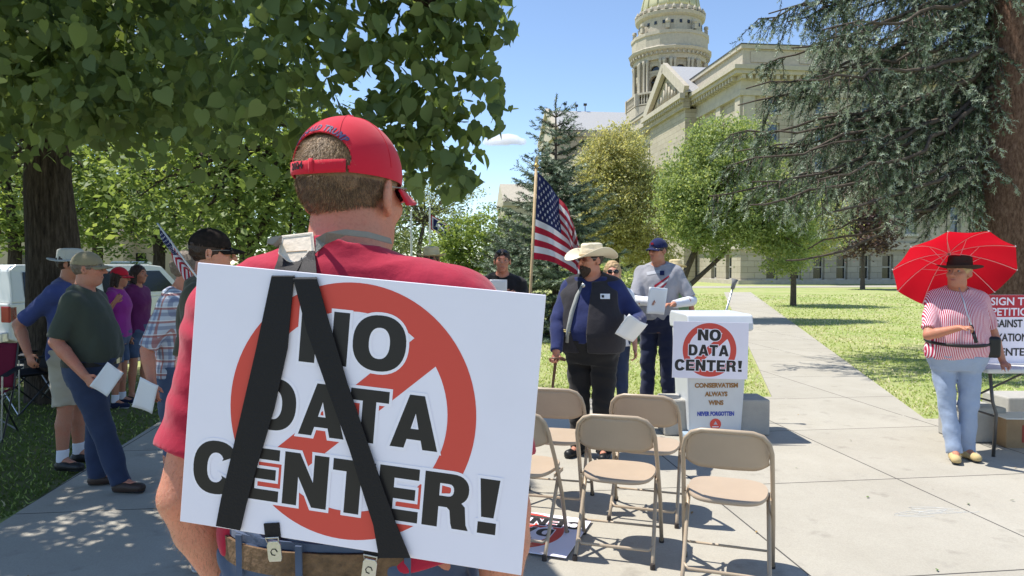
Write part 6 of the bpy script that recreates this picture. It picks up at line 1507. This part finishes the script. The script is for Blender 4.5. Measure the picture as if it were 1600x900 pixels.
for k in range(7): patch_on('printed_stripe', [(1022+k*.8,446+k*4.6),(1046-k*2,430+k*5.6),(1045-k*2,433+k*5.6),(1023+k*.8,449.5+k*4.6)], FR_ if k % 2 == 0 else FW_, shn)
patch_on('printed_wing', [(1010,425),(1033,421),(1034,426),(1011,430)], mat('print_grey', (.42,.43,.47), .85), shn)
patch_on('printed_emblem', [(1031,423),(1038,423),(1038,430),(1031,430)], FN_, shn, off=.008)
paper((1.50,7.28,1.235), .19, .28, 8, 4, 6, 'blank white sheet held by the man in navy cap')
cpn = [o for o in bpy.data.objects if o.name.startswith('cap') and o.parent and o.parent.parent == nm][0]
b = MB(); 
for k in range(3): b.bbox((-.022+k*.012,.094,.062),(-.014+k*.012,.1015,.085), Matrix.Scale(s_,4))
b.build('cap_emblem', FR_, cpn)

# ------------------------------------------------------------------ the others
def simple(px, Y, yaw, h, lab, z=.0, **kw):
    return person((P(px, 412, Y).x, Y, z), yaw, h, label=lab, **kw)
# man in green polo
gbp = (-2.97, 4.92, .025); yg = -82
er = W2L(gbp, yg, (-3.03,4.66,1.10)); wr_ = W2L(gbp, yg, (-2.82,4.62,.885)); kR = W2L(gbp, yg, (-2.84,4.86,.46)); aR = W2L(gbp, yg, (-2.73,4.86,.11)); kL = W2L(gbp, yg, (-2.98,5.02,.46)); aL = W2L(gbp, yg, (-2.99,5.02,.11))
person(gbp, yg, 1.665, bulk=1.20, belly=.08, skin=SKIN, shirt=GREENP, pants=DENIM, shoes=LEATH, head=(6,0), armR=(er, wr_), legR=(kR, aR), legL=(kL, aL), hair='short', hairmat=HAIRG, hat='cap', hatmat=TANCAP, spec=(LENS, FRAME), collar=True, sleeve=.92, tucked=True, belt=BLKLEATH, neck_fwd=.0, lean=-.03, label='man in dark green polo and tan cap standing in profile on the walk')
paper((-2.66,4.60,.86), .13, .19, 0, 35, 10, 'white folded sheet in the hand of the man in green polo')
# man in blue tee with grey hat
bb = (-3.47, 5.5, .025); yb = -86
el = W2L(bb, yb, (-3.74,5.32,1.16)); wl_ = W2L(bb, yb, (-3.60,5.22,.95))
person(bb, yb, 1.70, bulk=1.08, skin=SKIN2, shirt=BLUET, pants=KHAKI, shoes=BLKLEATH, shorts=True, head=(4,0), armR=(el, wl_), hair='short', hairmat=HAIRD, hat='boonie', hatmat=GREYCAP, sleeve=.85, hem=.88, label='man in blue tee, khaki shorts and floppy grey hat left of the green polo', belly=.03, socks=WHITEC)
simple(116, 7.6, -90, 1.74, 'person in dark cap standing close to the linden trunk', skin=SKIN2, shirt=BLACKC, pants=DENIM, hat='cap', hatmat=NAVY, hair='short', hairmat=HAIRD, vox=.012)
# woman in magenta
mb = (-4.46, 7.95, 0); ym = -80; er = W2L(mb, ym, (-4.50,7.68,.99)); wr_ = W2L(mb, ym, (-4.33,7.66,1.20))
person(mb, ym, 1.57, bulk=1.1, skin=SKIN2, shirt=MAGENTA, pants=DENIM2, shoes=NAVY, shorts=.75, fem=True, head=(0,-6), armR=(er, wr_), hair='long', hairmat=HAIRD, hat='cap', hatmat=REDCAP, spec=(LENS, FRAME), socks=WHITEC, sole=SOLE, sleeve=.7, hem=.90, label='dark-haired woman in magenta top and red cap with a raised hand', vox=.011)
simple(213, 8.3, -100, 1.60, 'woman in plum top standing just right of the woman in magenta', skin=SKIN2, shirt=MAROON, pants=DENIM2, fem=True, hair='long', hairmat=HAIRD, shorts=.8, vox=.012)
# plaid man
pb2 = (-2.22, 4.62, .025); yp = -78; er = W2L(pb2, yp, (-2.28,4.38,1.08)); wr_ = W2L(pb2, yp, (-2.22,4.32,.88))
person(pb2, yp, 1.665, bulk=1.05, skin=SKIN, shirt=PLAID, pants=DENIM2, shoes=GRAYT, head=(8,4), armR=(er, wr_), hair='short', hairmat=HAIRG, sleeve=.95, hem=.92, collar=True, sole=SOLE, label='grey-haired man in blue and rust plaid shirt', neck_fwd=.03, lean=.05, headscale=1.05)
paper((-2.22,4.24,.82), .13, .20, 10, 20, 0, 'white sheets held low by the man in plaid shirt'); 
# camouflage cap man
kb = (-1.62, 3.72, .025); yk = -74; er = W2L(kb, yk, (-1.60,3.43,1.13)); wr_ = W2L(kb, yk, (-1.45,3.40,.90))
person(kb, yk, 1.765, bulk=1.12, belly=.03, skin=SKIN3, shirt=OLIVE, pants=DENIM2, shoes=GRAYT, head=(2,-3), armR=(er, wr_), hair='short', hairmat=HAIRD, hat='cap', hatmat=CAMO, spec=(LENS, FRAME), sleeve=.9, sole=SOLE, label='man in olive shirt and black camouflage cap behind the placard')
# background faces
simple(675, 7.6, 172, 1.78, 'man in straw hat peering over the shoulder of the man in red', skin=SKIN2, shirt=BLACKC, pants=DENIM, hat='wide', hatmat=STRAW, hair='short', hairmat=HAIRD, spec=(LENS, FRAME), vox=.012)
kb = (-.10, 7.3, 0); er = W2L(kb, 180, (.14,7.22,1.18)); wl_ = W2L(kb, 180, (-.08,7.0,1.30)); e2 = W2L(kb, 180, (-.34,7.22,1.15)); w2 = W2L(kb, 180, (-.14,7.02,1.24))
person(kb, 180, 1.76, bulk=1.12, skin=SKIN, shirt=BLACKC, pants=DENIM, head=(0,0), armL=(er, wl_), armR=(e2, w2), hair='short', hairmat=HAIRD, sleeve=.85, label='man in black tee holding a white sheet left of the flag pole', vox=.009, finger_dirL=((-.8,.5,.2), (0,-.8,.2), .8))
kk = [o for o in bpy.data.objects if o.get('label', '').startswith('man in black tee')][0]
b = MB()
for sx in (-1, 1): b.lathe([(0,.004),(.026,.0),(0,-.004)], 12, Matrix.Translation((sx*.034,.10,1.735)) @ Matrix.Rotation(R(-60),4,'X'))
b.build('raised_sunglasses', LENS, kk, smooth=True)
paper((-.135,6.93,1.33), .17, .27, 4, 0, 8, 'blank white sheet held by the man in black tee')
simple(957, 6.75, 175, 1.64, 'blonde woman in sunglasses half hidden by the cowboy hat', skin=SKIN3, shirt=WHITEC, pants=DENIM, fem=True, hair='long', hairmat=HAIRL, spec=(LENS, FRAME, 1.25), vox=.010)
simple(1054, 8.9, 195, 1.66, 'person in tan brimmed hat and sage shirt behind the navy cap', skin=SKIN2, shirt=GREENT, pants=NAVY, hat='boonie', hatmat=STRAW, hair='short', hairmat=HAIRD, vox=.012, bulk=1.15)

# ------------------------------------------------------------------ camp chairs and vehicles on the left
CF = mat('black_frame', (.02,.02,.02), .4, .5); MF = mat('maroon_canvas', (.17,.02,.045), .85, .1); DF = mat('charcoal_canvas', (.03,.03,.035), .85, .1)
def camp_chair(loc, rz, fab, lab):
    g = empty('camp_chair', loc, R(rz), lab, 'camp chair', 'folding camp chairs on the lawn')
    for sx in (-1, 1):
        b = MB(); b.tube([(sx*.27,-.22,0), (sx*.25,.22,.44)], .009, 6); b.tube([(sx*.27,.24,0), (sx*.25,-.2,.44), (sx*.27,-.30,.86)], .009, 6); b.build('side_frame', CF, g)
        b = MB(); b.bar((sx*.28,-.28,.62), (sx*.29,.22,.60), .06, .012); b.build('armrest', DF, g); b = MB(); b.tube([(sx*.28,.22,.60), (sx*.26,.22,.0)], .008, 6); b.build('front_post', METAL, g)
    b = MB(); b.tube([(-.26,.23,.02), (.26,.23,.42)], .008, 6); b.tube([(.26,.23,.02), (-.26,.23,.42)], .008, 6); b.tube([(-.26,-.22,.02), (.26,-.22,.42)], .008, 6); b.tube([(.26,-.22,.02), (-.26,-.22,.42)], .008, 6); b.build('cross_frame', METAL, g)
    b = MB(); b.grid(lambda u, v: Vector(((u-.5)*.50, -.21+.43*v, .43-.05*math.sin(math.pi*u))), 10, 8); b.build('seat', fab, g, smooth=True, solid=.006)
    b = MB(); b.grid(lambda u, v: Vector(((u-.5)*.52, -.21-.09*v-.03*math.sin(math.pi*u), .43+.42*v)), 10, 8); b.build('backrest', fab, g, smooth=True, solid=.006)
camp_chair((-4.95, 6.45, .0), 200, MF, 'camp chair with maroon seat at the left edge of the lawn')
camp_chair((-5.35, 7.75, .0), 150, DF, 'dark camp chair behind the maroon one, in front of the truck wheel')
def pickup(loc, rz, sc_, paint, lab):
    g = empty('pickup_truck', loc, R(rz), lab, 'pickup truck'); g.scale = (sc_,)*3
    Wd = .95
    def arch(cx, r_, n_=10): return [(cx-r_*math.cos(math.pi*i/n_), .42+r_*math.sin(math.pi*i/n_)) for i in range(n_+1)]
    prof = [(0,.55)]+[(.25,.45)]+arch(1.15,.50)+arch(4.55,.50)+[(5.35,.45),(5.6,.6),(5.6,.95),(5.45,1.12),(4.1,1.2),(0,1.2)]
    b = MB(); b.prism(prof, -Wd, Wd); b.build('body', paint, g, bevel=.03)
    b = MB(); v = [(.05,1.2),(4.15,1.2),(3.55,1.86),(3.2,1.9),(.25,1.9),(.12,1.80)]; n_ = len(v)
    b.add([(x, -Wd*(1 if z < 1.3 else .84), z) for x, z in v]+[(x, Wd*(1 if z < 1.3 else .84), z) for x, z in v], [tuple(range(n_)), tuple(range(2*n_-1, n_-1, -1))]+[((i+1) % n_, i, n_+i, n_+(i+1) % n_) for i in range(n_)]); b.build('cab', paint, g, bevel=.03)
    for sy in (-1, 1):
        def wp(x, z): return (x, sy*(Wd-(z-1.2)/.66*.16*Wd/1.0+.006), z)
        for nm, q in (('window', [(.30,1.30),(1.75,1.30),(1.75,1.76),(.34,1.76)]), ('window', [(1.95,1.30),(2.75,1.30),(2.75,1.76),(1.95,1.76)]), ('window', [(2.85,1.30),(3.85,1.30),(3.45,1.76),(2.85,1.76)])):
            b = MB(); b.add([wp(x, z) for x, z in q], [(0,1,2,3)]); b.build(nm, DARKW, g, solid=.01)
        b = MB(); b.box((.07, sy*.84, 1.0), (.16,.22,.30)); b.build('taillight', mat('red_lens', (.35,.015,.01), .2, .6), g, bevel=.02)
        for cx in (1.15, 4.55):
            M = Matrix.Translation((cx, sy*(Wd-.13), .40)) @ Matrix.Rotation(R(90), 4, 'X')
            b = MB(); b.lathe([(.24,-.13),(.37,-.13),(.40,-.09),(.40,.09),(.37,.13),(.24,.13)], 28, M); w_ = b.build('wheel', mat('tyre', (.02,.02,.02), .85), g, angle=40)
            b = MB(); b.lathe([(.0,.08),(.06,.08),(.24,.02)], 24, M); b.lathe([(.0,-.08),(.06,-.08),(.24,-.02)], 24, M)
            for k in range(6):
                for q_ in (-1, 1): b.bar(M @ Vector((.05*math.cos(k*1.047), .05*math.sin(k*1.047), q_*.09)), M @ Vector((.24*math.cos(k*1.047), .24*math.sin(k*1.047), q_*.11)), .05, .03)
            b.build('rim', METAL, w_)
            b = MB(); pts = [(cx-.52*math.cos(math.pi*i/12), sy*(Wd+.01), .40+.52*math.sin(math.pi*i/12)) for i in range(13)]; b.tube(pts, .035, 6); b.build('wheel_arch', mat('arch_trim', (.35,.36,.30), .6), g, smooth=True)
    MB().bbox((-.12,-.9,.5),(.02,.9,.68)).build('bumper', METAL, g, bevel=.02); MB().bbox((5.6,-.9,.45),(5.72,.9,.68)).build('bumper', METAL, g, bevel=.02)
    b = MB(); b.add([(.16,-.72,1.32),(.16,.72,1.32),(.24,.66,1.74),(.24,-.66,1.74)], [(0,1,2,3)]); b.add([(3.98,-.78,1.36),(3.98,.78,1.36),(3.62,.70,1.76),(3.62,-.70,1.76)], [(0,1,2,3)]); b.build('windscreen', DARKW, g, solid=.03)
    return g
WP = mat('white_truck_paint', (.74,.76,.74), .25, .5)
tk = pickup((-8.35, 10.9, .008), 70, .84, WP, 'white pickup truck parked behind the linden trunk')
fit_text('side_lettering', 'SR', Matrix.Translation((.62,-.9575,1.12)) @ Matrix.Rotation(R(90),4,'X'), .22, .10, INKK, tk, .02)
b = MB(); b.add([(.78,-.958,1.06),(.92,-.958,1.18),(.88,-.958,1.18),(.74,-.958,1.06)], [(0,1,2,3)]); b.build('side_stripe', INKR, tk, solid=.002)
pickup((-18.2, 34.0, .008), -66, .9, WP, 'pale parked vehicle far down the street, seen between the magenta and plaid shirts')

# ------------------------------------------------------------------ small litter on the walk
lm = [mat('dry_leaf', (.30,.20,.08), .8), mat('green_leaf', (.12,.19,.05), .7)]
N = 45; x = nr.uniform(-3.2, 4.5, N); y = nr.uniform(3.2, 8.0, N); kx = x > LE(y)+.1; x, y = x[kx], y[kx]
o = leaves(np.stack([x, y, np.full(len(x), .034)], 1), .022, lm, 'leaf_litter', None, 'd', 3.0, 0, .4, 5); tag(o, 'small fallen leaves and bits scattered over the concrete', 'litter', kind='stuff')
chk = mat('chalk', (.62,.61,.57), .95); c0 = G(1462, 803, .0262)
b = MB()
for k in range(5): b.tube([Vector((.16*math.cos(t)*(1+.3*math.sin(k*2+t*2))+.05*k-.1, .05*math.sin(t+k)+.02*k, 0)) for t in [i*.45 for i in range(13)]], .0016, 4)
o = b.build('chalk_drawing', chk); o.location = c0; tag(o, 'faint white chalk scribble on the concrete in front of the woman', 'chalk drawing')
